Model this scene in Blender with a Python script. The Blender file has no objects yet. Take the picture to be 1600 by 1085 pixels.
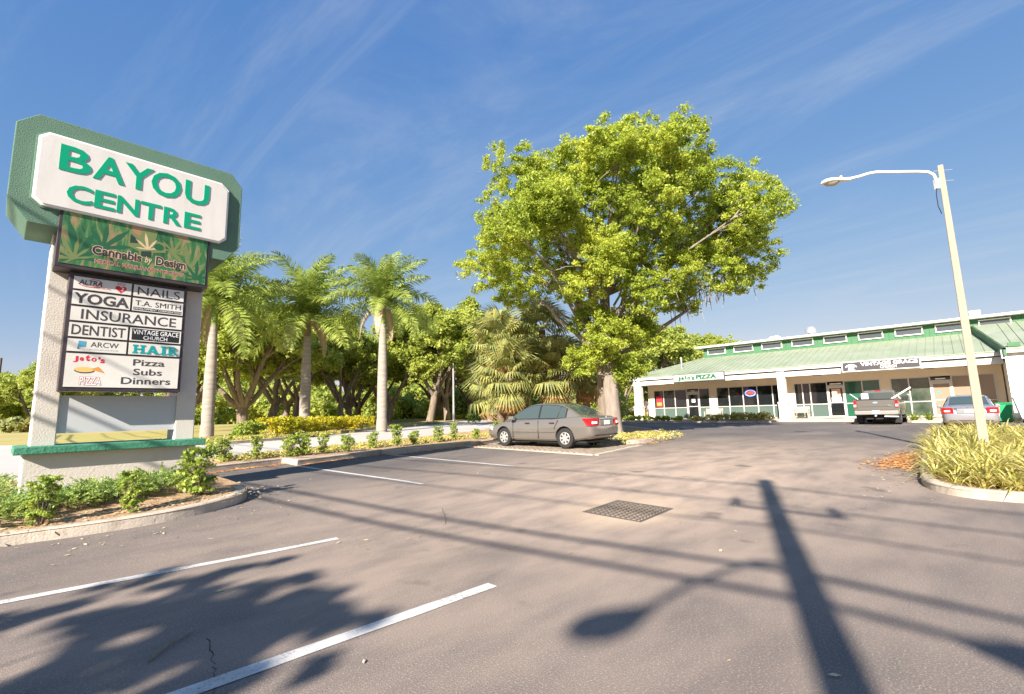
import bpy, bmesh, math, random
import numpy as np
from mathutils import Vector, Matrix
R = math.radians
scene = bpy.context.scene
col = scene.collection

# ---------------------------------------------------------------- camera, sky, sun, exposure
CAM_H = 1.4
def cam_axes(yaw, pit, rol):
    f = Vector((math.cos(pit)*math.cos(yaw), math.cos(pit)*math.sin(yaw), math.sin(pit)))
    r = Vector((math.sin(yaw), -math.cos(yaw), 0)); u = r.cross(f)
    return r*math.cos(rol)+u*math.sin(rol), u*math.cos(rol)-r*math.sin(rol), f
_r, _u, _f = cam_axes(R(42.719), R(7.889), R(-1.416))
cam = bpy.data.cameras.new('camera'); cam.sensor_width = 36; cam.sensor_fit = 'HORIZONTAL'
cam.lens = 740.07/1600*36; cam.clip_end = 6000; cam.clip_start = .05
cam_o = bpy.data.objects.new('camera', cam); col.objects.link(cam_o)
cam_o.matrix_world = Matrix(((_r.x, _u.x, -_f.x, 0), (_r.y, _u.y, -_f.y, 0), (_r.z, _u.z, -_f.z, CAM_H), (0, 0, 0, 1)))
scene.camera = cam_o

SUN_AZ, SUN_EL = R(18), R(29)          # the light travels along +X turned 18 degrees towards +Y
LD = Vector((math.cos(SUN_AZ)*math.cos(SUN_EL), math.sin(SUN_AZ)*math.cos(SUN_EL), -math.sin(SUN_EL)))
world = bpy.data.worlds.new('World'); scene.world = world; world.use_nodes = True
nt = world.node_tree; nt.nodes.clear()
def N(t, **k):
    n = nt.nodes.new(t)
    for a, b in k.items(): setattr(n, a, b)
    return n
wo = N('ShaderNodeOutputWorld'); bg = N('ShaderNodeBackground'); sky = N('ShaderNodeTexSky')
sky.sky_type = 'NISHITA'; sky.sun_disc = False; sky.sun_elevation = SUN_EL
sky.sun_rotation = math.atan2(-LD.x, -LD.y)
sky.air_density = 1.0; sky.dust_density = .15; sky.ozone_density = 3.0
bg.inputs['Strength'].default_value = .12
tc = N('ShaderNodeTexCoord'); sep = N('ShaderNodeSeparateXYZ'); nt.links.new(tc.outputs['Generated'], sep.inputs[0])
zz = N('ShaderNodeMath', operation='ADD'); zz.inputs[1].default_value = .12; nt.links.new(sep.outputs['Z'], zz.inputs[0])
dx = N('ShaderNodeMath', operation='DIVIDE'); dy = N('ShaderNodeMath', operation='DIVIDE')
for d, k in ((dx, 'X'), (dy, 'Y')):
    nt.links.new(sep.outputs[k], d.inputs[0]); nt.links.new(zz.outputs[0], d.inputs[1])
cmb = N('ShaderNodeCombineXYZ'); nt.links.new(dx.outputs[0], cmb.inputs[0]); nt.links.new(dy.outputs[0], cmb.inputs[1])
def cloud(rot, scl, nscale, lo, hi, amt, off, dist=.6):
    mp = N('ShaderNodeMapping'); mp.inputs['Rotation'].default_value = (0, 0, R(rot)); mp.inputs['Scale'].default_value = scl
    mp.inputs['Location'].default_value = off
    nt.links.new(cmb.outputs[0], mp.inputs[0])
    ns = N('ShaderNodeTexNoise'); ns.inputs['Scale'].default_value = nscale; ns.inputs['Detail'].default_value = 10
    ns.inputs['Roughness'].default_value = .66; ns.inputs['Distortion'].default_value = dist
    nt.links.new(mp.outputs[0], ns.inputs['Vector'])
    mr = N('ShaderNodeMapRange', interpolation_type='SMOOTHSTEP'); mr.inputs[1].default_value = lo; mr.inputs[2].default_value = hi; mr.inputs[4].default_value = amt
    nt.links.new(ns.outputs['Fac'], mr.inputs[0]); return mr.outputs[0]
c1 = cloud(62, (1.0, .20, 1), 1.7, .48, .86, .42, (1.3, .4, 0), 1.1)
c2 = cloud(-28, (.9, .26, 1), 1.3, .46, .86, .42, (4.1, 2.2, 0), 1.5)
mx = N('ShaderNodeMath', operation='MAXIMUM'); nt.links.new(c1, mx.inputs[0]); nt.links.new(c2, mx.inputs[1])
# colour grade of the whole sky: greyer, dimmer horizon, so that it does not wash out
EXPO = 1.8
sc_ = N('ShaderNodeSeparateColor'); cc_ = N('ShaderNodeCombineColor'); nt.links.new(sky.outputs[0], sc_.inputs[0])
for i, (a_, p_) in enumerate(((.155, .92), (.230, .58), (.485, .24))):
    pw = N('ShaderNodeMath', operation='POWER'); pw.inputs[1].default_value = p_; nt.links.new(sc_.outputs[i], pw.inputs[0])
    ml = N('ShaderNodeMath', operation='MULTIPLY'); ml.inputs[1].default_value = a_/(2**EXPO*.12); nt.links.new(pw.outputs[0], ml.inputs[0]); nt.links.new(ml.outputs[0], cc_.inputs[i])
mix = N('ShaderNodeMix', data_type='RGBA'); mix.inputs['B'].default_value = tuple(q/(2**EXPO*.12) for q in (.66, .72, .80))+(1,)
nt.links.new(mx.outputs[0], mix.inputs['Factor']); nt.links.new(cc_.outputs[0], mix.inputs['A'])
nt.links.new(mix.outputs['Result'], bg.inputs[0]); nt.links.new(bg.outputs[0], wo.inputs[0])

sun = bpy.data.lights.new('sun', 'SUN'); sun.energy = 3.7; sun.angle = R(.5); sun.color = (1, .925, .82)
sun_o = bpy.data.objects.new('sun', sun); col.objects.link(sun_o); sun_o.rotation_euler = LD.to_track_quat('-Z', 'Y').to_euler()
vs = scene.view_settings; vs.view_transform = 'Standard'; vs.look = 'None'; vs.exposure = EXPO; vs.gamma = 1; vs.use_curve_mapping = False
scene.cycles.max_bounces = 6; scene.cycles.transparent_max_bounces = 6

# ---------------------------------------------------------------- helpers
def ss(a, b, x):
    t = min(1, max(0, (x-a)/(b-a))); return t*t*(3-2*t)
def g(x, y):                     # height of the lot and road surface
    s = .6*(x-2.5)+.8*(y-4.5)
    return .15*ss(.3, 4.8, s)+.006*min(max(s-4.5, 0), 60)+.2*ss(16, 28, y)

def tag(o, label=None, cat=None, group=None, kind=None):
    for k, v in (('label', label), ('category', cat), ('group', group), ('kind', kind)):
        if v: o[k] = v
    return o
def empty(name, loc=(0, 0, 0), rz=0, **k):
    o = bpy.data.objects.new(name, None); col.objects.link(o); o.location = loc; o.rotation_euler = (0, 0, rz)
    return tag(o, **k)
def link(name, me, parent=None, **k):
    o = bpy.data.objects.new(name, me); col.objects.link(o)
    if parent is not None: o.parent = parent
    return tag(o, **k)
def copy_tree(o, parent=None):
    c = o.copy(); col.objects.link(c); c.parent = parent
    for ch in list(o.children): copy_tree(ch, c)
    return c

class MB:
    def __init__(s): s.v = []; s.f = []; s.m = []
    def add(s, vs, fs, mi=0):
        n = len(s.v); s.v += [tuple(p) for p in vs]; s.f += [tuple(i+n for i in f) for f in fs]; s.m += [mi]*len(fs); return s
    def box(s, x0, x1, y0, y1, z0, z1, mi=0):
        x0, x1 = sorted((x0, x1)); y0, y1 = sorted((y0, y1)); z0, z1 = sorted((z0, z1))
        return s.add([(x0,y0,z0),(x1,y0,z0),(x1,y1,z0),(x0,y1,z0),(x0,y0,z1),(x1,y0,z1),(x1,y1,z1),(x0,y1,z1)],
                     [(0,3,2,1),(4,5,6,7),(0,1,5,4),(1,2,6,5),(2,3,7,6),(3,0,4,7)], mi)
    def bar(s, a, b, w, h=None, up=(0, 0, 1), mi=0):
        a = Vector(a); b = Vector(b); h = h or w; d = (b-a).normalized(); up = Vector(up)
        if abs(d.dot(up)) > .98: up = Vector((1, 0, 0))
        e = d.cross(up).normalized()*w/2; f = e.cross(d).normalized()*h/2
        return s.add([a-e-f, a+e-f, a+e+f, a-e+f, b-e-f, b+e-f, b+e+f, b-e+f],
                     [(0,1,2,3),(7,6,5,4),(0,4,5,1),(1,5,6,2),(2,6,7,3),(3,7,4,0)], mi)
    def tube(s, pts, rads, n=8, mi=0, cap=True):
        pts = [Vector(p) for p in pts]
        if not hasattr(rads, '__len__'): rads = [rads]*len(pts)
        base = len(s.v); prev = None
        for i, p in enumerate(pts):
            d = (pts[min(i+1, len(pts)-1)]-pts[max(i-1, 0)]).normalized()
            if prev is None: e = d.orthogonal().normalized()
            else:
                e = prev-d*prev.dot(d); e = e.normalized() if e.length > 1e-6 else d.orthogonal().normalized()
            prev = e; f = d.cross(e)
            for k in range(n):
                a = 2*math.pi*k/n; s.v.append(tuple(p+(e*math.cos(a)+f*math.sin(a))*rads[i]))
        for i in range(len(pts)-1):
            for k in range(n):
                a = base+i*n+k; b = base+i*n+(k+1) % n
                s.f.append((a, b, b+n, a+n)); s.m.append(mi)
        if cap:
            s.f.append(tuple(base+k for k in reversed(range(n)))); s.m.append(mi)
            e0 = base+(len(pts)-1)*n; s.f.append(tuple(e0+k for k in range(n))); s.m.append(mi)
        return s
    def prism(s, poly, fn, d0, d1, mi=0):          # poly in (u,v), fn(u,v,d) -> point
        n = len(poly)
        vs = [fn(u, v, d0) for u, v in poly]+[fn(u, v, d1) for u, v in poly]
        fs = [tuple(reversed(range(n))), tuple(range(n, 2*n))]+[(i, (i+1) % n, (i+1) % n+n, i+n) for i in range(n)]
        return s.add(vs, fs, mi)
    def lathe(s, prof, n=20, c=(0, 0, 0), axis='z', mi=0):   # prof: (r, h)
        base = len(s.v)
        for r, h in prof:
            for k in range(n):
                a = 2*math.pi*k/n; x, y = r*math.cos(a), r*math.sin(a)
                p = (x, y, h) if axis == 'z' else ((x, h, y) if axis == 'y' else (h, x, y))
                s.v.append((p[0]+c[0], p[1]+c[1], p[2]+c[2]))
        for i in range(len(prof)-1):
            for k in range(n):
                a = base+i*n+k; b = base+i*n+(k+1) % n; s.f.append((a, b, b+n, a+n)); s.m.append(mi)
        return s
    def mesh(s, name, mats, smooth=False, fix=True):
        me = bpy.data.meshes.new(name); me.from_pydata(s.v, [], s.f)
        for m in (mats if isinstance(mats, (list, tuple)) else [mats]): me.materials.append(m)
        if any(s.m): me.polygons.foreach_set('material_index', s.m)
        if fix:
            bm = bmesh.new(); bm.from_mesh(me); bmesh.ops.recalc_face_normals(bm, faces=bm.faces); bm.to_mesh(me); bm.free()
        if smooth:
            me.polygons.foreach_set('use_smooth', [True]*len(me.polygons))
            try: me.set_sharp_from_angle(angle=R(40))
            except Exception: pass
        me.update(); return me
    def build(s, name, mats, parent=None, smooth=False, bevel=0, **k):
        o = link(name, s.mesh(name, mats, smooth), parent, **k)
        if bevel:
            b = o.modifiers.new('bevel', 'BEVEL'); b.width = bevel; b.segments = 2; b.limit_method = 'ANGLE'
        return o

def quads(name, V, mat, nper=4, smooth=False):     # V: (n*nper,3) numpy, each nper verts one face
    n = len(V)//nper
    me = bpy.data.meshes.new(name); me.vertices.add(len(V)); me.vertices.foreach_set('co', V.astype(np.float32).ravel())
    me.loops.add(n*nper); me.loops.foreach_set('vertex_index', np.arange(n*nper, dtype=np.int32))
    me.polygons.add(n); me.polygons.foreach_set('loop_start', np.arange(0, n*nper, nper, dtype=np.int32))
    try: me.polygons.foreach_set('loop_total', np.full(n, nper, dtype=np.int32))
    except Exception: pass
    me.materials.append(mat); me.update(calc_edges=True); return me

# ---------------------------------------------------------------- materials
MATS = {}
def pm(name, c1, c2=None, scale=3., rough=.8, metal=0., bump=0., bscale=None, spec=.3, detail=6., lo=.35, hi=.65, c3=None, s3=.3, lo3=.5, hi3=.7, coat=0., coord='Object', stretch=None):
    m = bpy.data.materials.new(name); m.use_nodes = True; t = m.node_tree; b = t.nodes['Principled BSDF']
    b.inputs['Roughness'].default_value = rough; b.inputs['Metallic'].default_value = metal
    b.inputs['Specular IOR Level'].default_value = spec; b.inputs['Coat Weight'].default_value = coat; b.inputs['Coat Roughness'].default_value = .08
    b.inputs['Base Color'].default_value = (*c1, 1)
    if c2 is not None or bump:
        tcn = t.nodes.new('ShaderNodeTexCoord'); src = tcn.outputs[coord]
        if stretch:
            mpn = t.nodes.new('ShaderNodeMapping'); mpn.inputs['Scale'].default_value = stretch; t.links.new(src, mpn.inputs[0]); src = mpn.outputs[0]
    if c2 is not None:
        def layer(sc, a, bb, colA, colB, lo, hi):
            n = t.nodes.new('ShaderNodeTexNoise'); n.inputs['Scale'].default_value = sc; n.inputs['Detail'].default_value = detail; n.inputs['Roughness'].default_value = .6
            t.links.new(src, n.inputs['Vector'])
            mr = t.nodes.new('ShaderNodeMapRange'); mr.inputs[1].default_value = lo; mr.inputs[2].default_value = hi; t.links.new(n.outputs['Fac'], mr.inputs[0])
            mx = t.nodes.new('ShaderNodeMix'); mx.data_type = 'RGBA'; t.links.new(mr.outputs[0], mx.inputs['Factor'])
            for sock, cc in (('A', colA), ('B', colB)):
                if isinstance(cc, tuple): mx.inputs[sock].default_value = (*cc, 1)
                else: t.links.new(cc, mx.inputs[sock])
            return mx.outputs['Result']
        o = layer(scale, 0, 0, c1, c2, lo, hi)
        if c3 is not None: o = layer(s3, 0, 0, o, c3, lo3, hi3)
        t.links.new(o, b.inputs['Base Color'])
    if bump:
        n = t.nodes.new('ShaderNodeTexNoise'); n.inputs['Scale'].default_value = bscale or scale; n.inputs['Detail'].default_value = 4
        t.links.new(src, n.inputs['Vector'])
        bp = t.nodes.new('ShaderNodeBump'); bp.inputs['Strength'].default_value = bump; bp.inputs['Distance'].default_value = .02
        t.links.new(n.outputs['Fac'], bp.inputs['Height']); t.links.new(bp.outputs[0], b.inputs['Normal'])
    MATS[name] = m; return m
def leaf_mat(name, cols, trans=.35, rough=.45, big=None):
    """per-leaf colour variation over the given colours, with light coming through the blade"""
    m = bpy.data.materials.new(name); m.use_nodes = True; t = m.node_tree; b = t.nodes['Principled BSDF']
    b.inputs['Roughness'].default_value = rough; b.inputs['Specular IOR Level'].default_value = .35
    ge = t.nodes.new('ShaderNodeNewGeometry'); rp = t.nodes.new('ShaderNodeValToRGB')
    e = rp.color_ramp.elements
    while len(e) < len(cols): e.new(.5)
    for i, c in enumerate(cols): e[i].position = i/(len(cols)-1); e[i].color = (*c, 1)
    tcn = t.nodes.new('ShaderNodeTexCoord'); n = t.nodes.new('ShaderNodeTexNoise'); n.inputs['Scale'].default_value = big or .5; n.inputs['Detail'].default_value = 2
    t.links.new(tcn.outputs['Object'], n.inputs['Vector'])
    ma = t.nodes.new('ShaderNodeMath'); ma.operation = 'MULTIPLY_ADD'; ma.inputs[1].default_value = .55
    t.links.new(ge.outputs['Random Per Island'], ma.inputs[0])
    mb = t.nodes.new('ShaderNodeMapRange'); mb.inputs[1].default_value = .3; mb.inputs[2].default_value = .7; mb.inputs[4].default_value = .45
    t.links.new(n.outputs['Fac'], mb.inputs[0]); t.links.new(mb.outputs[0], ma.inputs[2]); t.links.new(ma.outputs[0], rp.inputs[0])
    t.links.new(rp.outputs[0], b.inputs['Base Color'])
    tr = t.nodes.new('ShaderNodeBsdfTranslucent'); t.links.new(rp.outputs[0], tr.inputs[0])
    ms = t.nodes.new('ShaderNodeMixShader'); ms.inputs[0].default_value = trans
    out = t.nodes['Material Output']; t.links.new(b.outputs[0], ms.inputs[1]); t.links.new(tr.outputs[0], ms.inputs[2]); t.links.new(ms.outputs[0], out.inputs[0])
    MATS[name] = m; return m
def emit(name, c, s):
    m = bpy.data.materials.new(name); m.use_nodes = True; b = m.node_tree.nodes['Principled BSDF']
    b.inputs['Base Color'].default_value = (*c, 1); b.inputs['Emission Color'].default_value = (*c, 1); b.inputs['Emission Strength'].default_value = s
    b.inputs['Roughness'].default_value = .5; MATS[name] = m; return m

pm('stucco', (.62, .57, .50), (.55, .50, .43), 1.2, .9, bump=.32, bscale=45, lo=.3, hi=.75, c3=(.44, .39, .33), s3=1.7, lo3=.55, hi3=.8)
pm('green_stucco', (.10, .185, .13), (.12, .205, .145), 1.5, .85, bump=.4, bscale=60)
pm('green_ledge', (.05, .20, .12), (.07, .25, .16), 2., .7, bump=.6, bscale=26)
pm('sign_white', (.66, .625, .58), (.56, .525, .47), 1.6, .35, spec=.5, lo=.4, hi=.85, stretch=(3, 3, .5))
pm('green_plastic', (.0, .30, .15), rough=.35, spec=.5)
pm('bronze', (.055, .045, .05), (.075, .06, .065), 4, .45, metal=.3)
pm('panel_white', (.72, .69, .63), (.62, .59, .52), 1.5, .4, spec=.4)
pm('panel_grey', (.50, .50, .50), rough=.6)
pm('print_dark', (.06, .055, .06), rough=.6); pm('print_black', (.02, .02, .022), rough=.6); pm('print_white', (.8, .8, .78), rough=.6)
pm('print_red', (.60, .03, .05), rough=.6); pm('print_teal', (.0, .30, .30), rough=.6); pm('print_blue', (.08, .30, .45), rough=.6)
pm('print_orange', (.75, .28, .05), rough=.6); pm('print_tan', (.75, .48, .16), rough=.6); pm('print_grey', (.4, .42, .45), rough=.6); pm('print_green', (.004, .12, .045), rough=.6)
pm('concrete', (.50, .43, .35), (.41, .35, .28), 2.5, .9, bump=.4, bscale=40, c3=(.30, .25, .20), s3=5., lo3=.5, hi3=.8)
pm('pole_concrete', (.36, .30, .23), (.32, .265, .205), 6., .9, bump=.3, bscale=50)
pm('paint_white', (.60, .58, .55), (.40, .38, .36), 6., .75, bump=.2, bscale=120, lo=.45, hi=.8)
pm('white_wood', (.76, .73, .68), (.68, .65, .60), 1.5, .6)
pm('wall_cream', (.80, .68, .51), (.75, .63, .47), 1., .85, bump=.2, bscale=40)
pm('wall_white', (.76, .72, .65), (.70, .66, .59), 1., .8)
pm('roof_green', (.25, .295, .195), (.31, .34, .25), .6, .5, spec=.4, c3=(.21, .25, .165), s3=.25, lo3=.5, hi3=.75)
pm('board_green', (.055, .15, .075), (.07, .18, .09), 3., .6)
pm('glass_dark', (.012, .014, .016), rough=.04, spec=.6)
pm('glass_teal', (.085, .125, .11), rough=.12, spec=.6)
pm('glass_green', (.02, .10, .06), rough=.06, spec=.6)
pm('glass_tan', (.27, .215, .155), rough=.08, spec=.6)
pm('glass_roof', (.07, .08, .09), rough=.08, spec=.6)
pm('aluminium', (.62, .58, .52), rough=.45, metal=.2)
pm('galvanised', (.55, .55, .56), (.48, .48, .49), 6, .4, metal=.6)
pm('white_metal', (.8, .8, .8), rough=.35)
pm('dark_metal', (.05, .05, .055), rough=.5, metal=.4)
pm('iron', (.12, .105, .095), (.17, .14, .115), 12, .7, metal=.3)
pm('black', (.008, .008, .009), rough=.8)
pm('rubber', (.022, .021, .021), (.03, .028, .026), 20, .75)
pm('paint_grey', (.23, .205, .18), rough=.22, metal=.5, coat=1.)
pm('paint_truck', (.17, .158, .143), rough=.3, metal=.5, coat=.7)
pm('paint_silver', (.34, .35, .38), rough=.28, metal=.55, coat=.8)
pm('plastic_black', (.02, .02, .022), rough=.5)
pm('car_glass', (.05, .07, .068), rough=.03, spec=.7)
pm('chrome', (.75, .75, .75), rough=.15, metal=1.)
pm('hubcap', (.62, .60, .57), rough=.3, metal=.6)
pm('lamp_red', (.36, .008, .012), rough=.15, spec=.6); pm('lamp_white', (.8, .75, .72), rough=.15, spec=.6)
pm('plate', (.72, .74, .72), rough=.5)
pm('mulch', (.30, .18, .10), (.46, .31, .18), 14, 1., bump=1., bscale=34, c3=(.50, .38, .24), s3=1.2)
pm('soil', (.26, .17, .10), (.36, .25, .15), 5, 1., bump=.8, bscale=25, c3=(.16, .16, .05), s3=1.0, lo3=.5, hi3=.65)
pm('lawn', (.42, .36, .11), (.30, .29, .07), .9, 1., bump=.6, bscale=18, c3=(.42, .33, .16), s3=.12, lo3=.42, hi3=.62)
pm('earth', (.16, .13, .06), (.12, .12, .04), .3, 1.)
pm('road', (.50, .46, .43), (.44, .41, .38), 1.2, .9, bump=.2, bscale=60, c3=(.52, .48, .43), s3=.15)
pm('paver', (.34, .27, .20), (.27, .21, .16), 2.3, .9, bump=.3, bscale=40)
pm('bark', (.27, .21, .155), (.16, .125, .095), 5., .95, bump=1., bscale=9, stretch=(1, 1, .22))
pm('bark_light', (.31, .26, .215), (.19, .155, .13), 5., .95, bump=1., bscale=9, stretch=(1, 1, .22))
pm('palm_bark', (.36, .305, .265), (.25, .21, .18), 2.2, .9, bump=.5, bscale=5, stretch=(.5, .5, 5))
pm('crownshaft', (.16, .26, .05), (.22, .28, .07), 3., .5)
pm('crownshaft_brown', (.16, .10, .06), (.20, .14, .07), 3., .6)
pm('sabal_bark', (.20, .15, .10), (.10, .08, .055), 6., .95, bump=1., bscale=12)
pm('moss', (.30, .27, .20), (.24, .21, .16), 3., 1.)
pm('bin_green', (.01, .28, .10), rough=.45)
pm('pole_wood', (.16, .12, .09), (.10, .08, .065), 4, .95, stretch=(1, 1, .1))
leaf_mat('leaf_oak', [(.20, .28, .045), (.36, .45, .06), (.54, .60, .085), (.72, .70, .13)], .55)
leaf_mat('leaf_live', [(.22, .28, .06), (.36, .43, .08), (.52, .57, .11), (.66, .66, .17)], .55, big=.3)
leaf_mat('leaf_far', [(.28, .36, .08), (.46, .52, .11), (.64, .64, .16)], .55, big=.15)
leaf_mat('leaf_palm', [(.14, .21, .05), (.26, .34, .065), (.36, .44, .09), (.48, .52, .13)], .42)
leaf_mat('leaf_dead', [(.32, .24, .15), (.42, .32, .21), (.52, .42, .30)], .25)
leaf_mat('leaf_sabal', [(.16, .20, .08), (.30, .33, .11), (.48, .45, .15), (.66, .53, .19)], .42)
leaf_mat('leaf_sabal_dead', [(.34, .19, .09), (.46, .28, .13), (.52, .36, .16)], .25)
leaf_mat('leaf_shrub', [(.16, .26, .05), (.30, .40, .07), (.46, .54, .09), (.62, .62, .14)], .45, big=2.)
leaf_mat('leaf_juniper', [(.17, .28, .09), (.27, .39, .11), (.40, .49, .13), (.55, .56, .16)], .38, big=2.)
leaf_mat('leaf_yellow', [(.20, .24, .015), (.40, .40, .02), (.60, .52, .03), (.55, .34, .03)], .35, big=1.)
leaf_mat('leaf_flax', [(.26, .29, .05), (.48, .44, .10), (.68, .60, .22), (.78, .70, .38)], .42, rough=.75, big=1.5)
leaf_mat('leaf_litter', [(.48, .20, .06), (.62, .30, .10), (.66, .42, .20)], .1, big=2.)
leaf_mat('leaf_pale', [(.45, .36, .24), (.58, .48, .32), (.62, .38, .2)], .1, big=2.)

def asphalt():
    m = bpy.data.materials.new('asphalt'); m.use_nodes = True; t = m.node_tree; b = t.nodes['Principled BSDF']
    b.inputs['Roughness'].default_value = .85; b.inputs['Specular IOR Level'].default_value = .25
    tcn = t.nodes.new('ShaderNodeTexCoord'); O = tcn.outputs['Object']
    def noise(sc, det=6, rough=.6, st=None):
        n = t.nodes.new('ShaderNodeTexNoise'); n.inputs['Scale'].default_value = sc; n.inputs['Detail'].default_value = det; n.inputs['Roughness'].default_value = rough
        if st:
            mpn = t.nodes.new('ShaderNodeMapping'); mpn.inputs['Scale'].default_value = st; mpn.inputs['Rotation'].default_value = (0, 0, R(12)); t.links.new(O, mpn.inputs[0]); t.links.new(mpn.outputs[0], n.inputs['Vector'])
        else: t.links.new(O, n.inputs['Vector'])
        return n.outputs['Fac']
    def rng(x, a, bb, lo=0, hi=1):
        mr = t.nodes.new('ShaderNodeMapRange'); mr.inputs[1].default_value = a; mr.inputs[2].default_value = bb; mr.inputs[3].default_value = lo; mr.inputs[4].default_value = hi
        t.links.new(x, mr.inputs[0]); return mr.outputs[0]
    def mixc(f, A, B):
        mx = t.nodes.new('ShaderNodeMix'); mx.data_type = 'RGBA'; t.links.new(f, mx.inputs['Factor'])
        for s_, c in (('A', A), ('B', B)):
            if isinstance(c, tuple): mx.inputs[s_].default_value = (*c, 1)
            else: t.links.new(c, mx.inputs[s_])
        return mx.outputs['Result']
    def math2(op, a, bb):
        n = t.nodes.new('ShaderNodeMath'); n.operation = op
        for i, q in enumerate((a, bb)):
            if isinstance(q, (int, float)): n.inputs[i].default_value = q
            else: t.links.new(q, n.inputs[i])
        return n.outputs[0]
    c = mixc(rng(noise(.35), .35, .65), (.098, .086, .082), (.135, .117, .109))
    c = mixc(rng(noise(75, 3, .75), .53, .68), c, (.34, .295, .26))          # pale grit in the surface
    c = mixc(rng(noise(100, 2, .75), .56, .70), c, (.06, .052, .05))
    # dust washed towards the drain and along the drive lane
    def spot(x, y, rx, ry):
        mpn = t.nodes.new('ShaderNodeMapping'); mpn.vector_type = 'POINT'; mpn.inputs['Location'].default_value = (-x/rx, -y/ry, 0); mpn.inputs['Scale'].default_value = (1/rx, 1/ry, 0)
        t.links.new(O, mpn.inputs[0]); ln = t.nodes.new('ShaderNodeVectorMath'); ln.operation = 'LENGTH'; t.links.new(mpn.outputs[0], ln.inputs[0])
        return rng(ln.outputs['Value'], 1., .15)
    w = math2('MAXIMUM', spot(6.6, 3.2, 3.4, 2.3), math2('MULTIPLY', spot(9.5, 4.2, 13.5, 6.4), 1.))
    w = math2('MULTIPLY', w, rng(noise(.9, 5, .55, (1, 2.2, 1)), .25, .6, .25, 1.))
    c = mixc(math2('MULTIPLY', w, .85), c, (.47, .355, .275))
    c = mixc(math2('MULTIPLY', spot(6.02, 3.48, 1.25, 1.0), .9), c, (.56, .42, .29))
    w2 = rng(noise(.22, 6, .6, (1, 1.6, 1)), .50, .72, 0, .35)
    c = mixc(w2, c, (.40, .31, .24))
    w3 = rng(noise(.5, 6, .6, (.35, 2.5, 1)), .58, .75, 0, .6)               # tyre-darkened lanes
    c = mixc(w3, c, (.135, .118, .112))
    c = mixc(rng(noise(1.3, 3, .5), .66, .74, 0, .55), c, (.07, .06, .058))     # old oil drips
    t.links.new(c, b.inputs['Base Color'])
    bp = t.nodes.new('ShaderNodeBump'); bp.inputs['Strength'].default_value = .55; bp.inputs['Distance'].default_value = .008
    t.links.new(noise(110, 2, .6), bp.inputs['Height']); t.links.new(bp.outputs[0], b.inputs['Normal'])
    MATS['asphalt'] = m
asphalt()
def worn_paint():
    m = MATS['paint_white']; t = m.node_tree; b = t.nodes['Principled BSDF']; src = b.inputs['Base Color'].links[0].from_socket
    tcn = t.nodes.new('ShaderNodeTexCoord'); n = t.nodes.new('ShaderNodeTexNoise'); n.inputs['Scale'].default_value = 45; n.inputs['Detail'].default_value = 5; n.inputs['Roughness'].default_value = .75; t.links.new(tcn.outputs['Object'], n.inputs['Vector'])
    n2 = t.nodes.new('ShaderNodeTexNoise'); n2.inputs['Scale'].default_value = 2.2; n2.inputs['Detail'].default_value = 3; t.links.new(tcn.outputs['Object'], n2.inputs['Vector'])
    ad = t.nodes.new('ShaderNodeMath'); ad.operation = 'MULTIPLY_ADD'; ad.inputs[1].default_value = .45; t.links.new(n2.outputs['Fac'], ad.inputs[0]); t.links.new(n.outputs['Fac'], ad.inputs[2])
    mr = t.nodes.new('ShaderNodeMapRange'); mr.inputs[1].default_value = .76; mr.inputs[2].default_value = .90; mr.inputs[4].default_value = .85; t.links.new(ad.outputs[0], mr.inputs[0])
    mx_ = t.nodes.new('ShaderNodeMix'); mx_.data_type = 'RGBA'; t.links.new(mr.outputs[0], mx_.inputs['Factor']); t.links.new(src, mx_.inputs['A']); mx_.inputs['B'].default_value = (.19, .17, .16, 1); t.links.new(mx_.outputs['Result'], b.inputs['Base Color'])
worn_paint()
M = MATS

# ---------------------------------------------------------------- ground sheets
def sheet(name, poly, dz, mat, res=1., zfn=None, **k):
    bm = bmesh.new(); vs_ = [bm.verts.new((x, y, 0)) for x, y in poly]; bm.faces.new(vs_)
    xs = [p[0] for p in poly]; ys = [p[1] for p in poly]
    def lines(a, b):
        o = []; v = a+res
        while v < b:
            o.append(v); v += res*(1 if abs(v) < 40 else 4)
        return o
    for x in lines(min(xs), max(xs)): bmesh.ops.bisect_plane(bm, geom=bm.verts[:]+bm.edges[:]+bm.faces[:], plane_co=(x, 0, 0), plane_no=(1, 0, 0))
    for y in lines(min(ys), max(ys)): bmesh.ops.bisect_plane(bm, geom=bm.verts[:]+bm.edges[:]+bm.faces[:], plane_co=(0, y, 0), plane_no=(0, 1, 0))
    for v in bm.verts: v.co.z = (zfn(v.co.x, v.co.y) if zfn else g(v.co.x, v.co.y))+dz
    bmesh.ops.recalc_face_normals(bm, faces=bm.faces)
    for f in bm.faces:
        if f.normal.z < 0: f.normal_flip()
    me = bpy.data.meshes.new(name); bm.to_mesh(me); bm.free(); me.materials.append(mat)
    me.polygons.foreach_set('use_smooth', [True]*len(me.polygons))
    return link(name, me, **k)
def smooth_line(pts, n=6, closed=False):
    P = [Vector((*p, 0)) for p in pts]; out = []; L = len(P)
    for i in range(L if closed else L-1):
        p0, p1, p2, p3 = (P[(i-1) % L], P[i], P[(i+1) % L], P[(i+2) % L]) if closed else (P[max(i-1, 0)], P[i], P[i+1], P[min(i+2, L-1)])
        for k in range(n):
            t = k/n
            q = .5*((2*p1)+(p2-p0)*t+(2*p0-5*p1+4*p2-p3)*t*t+(3*p1-p0-3*p2+p3)*t**3); out.append((q.x, q.y))
    if not closed: out.append((P[-1].x, P[-1].y))
    return out
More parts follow.
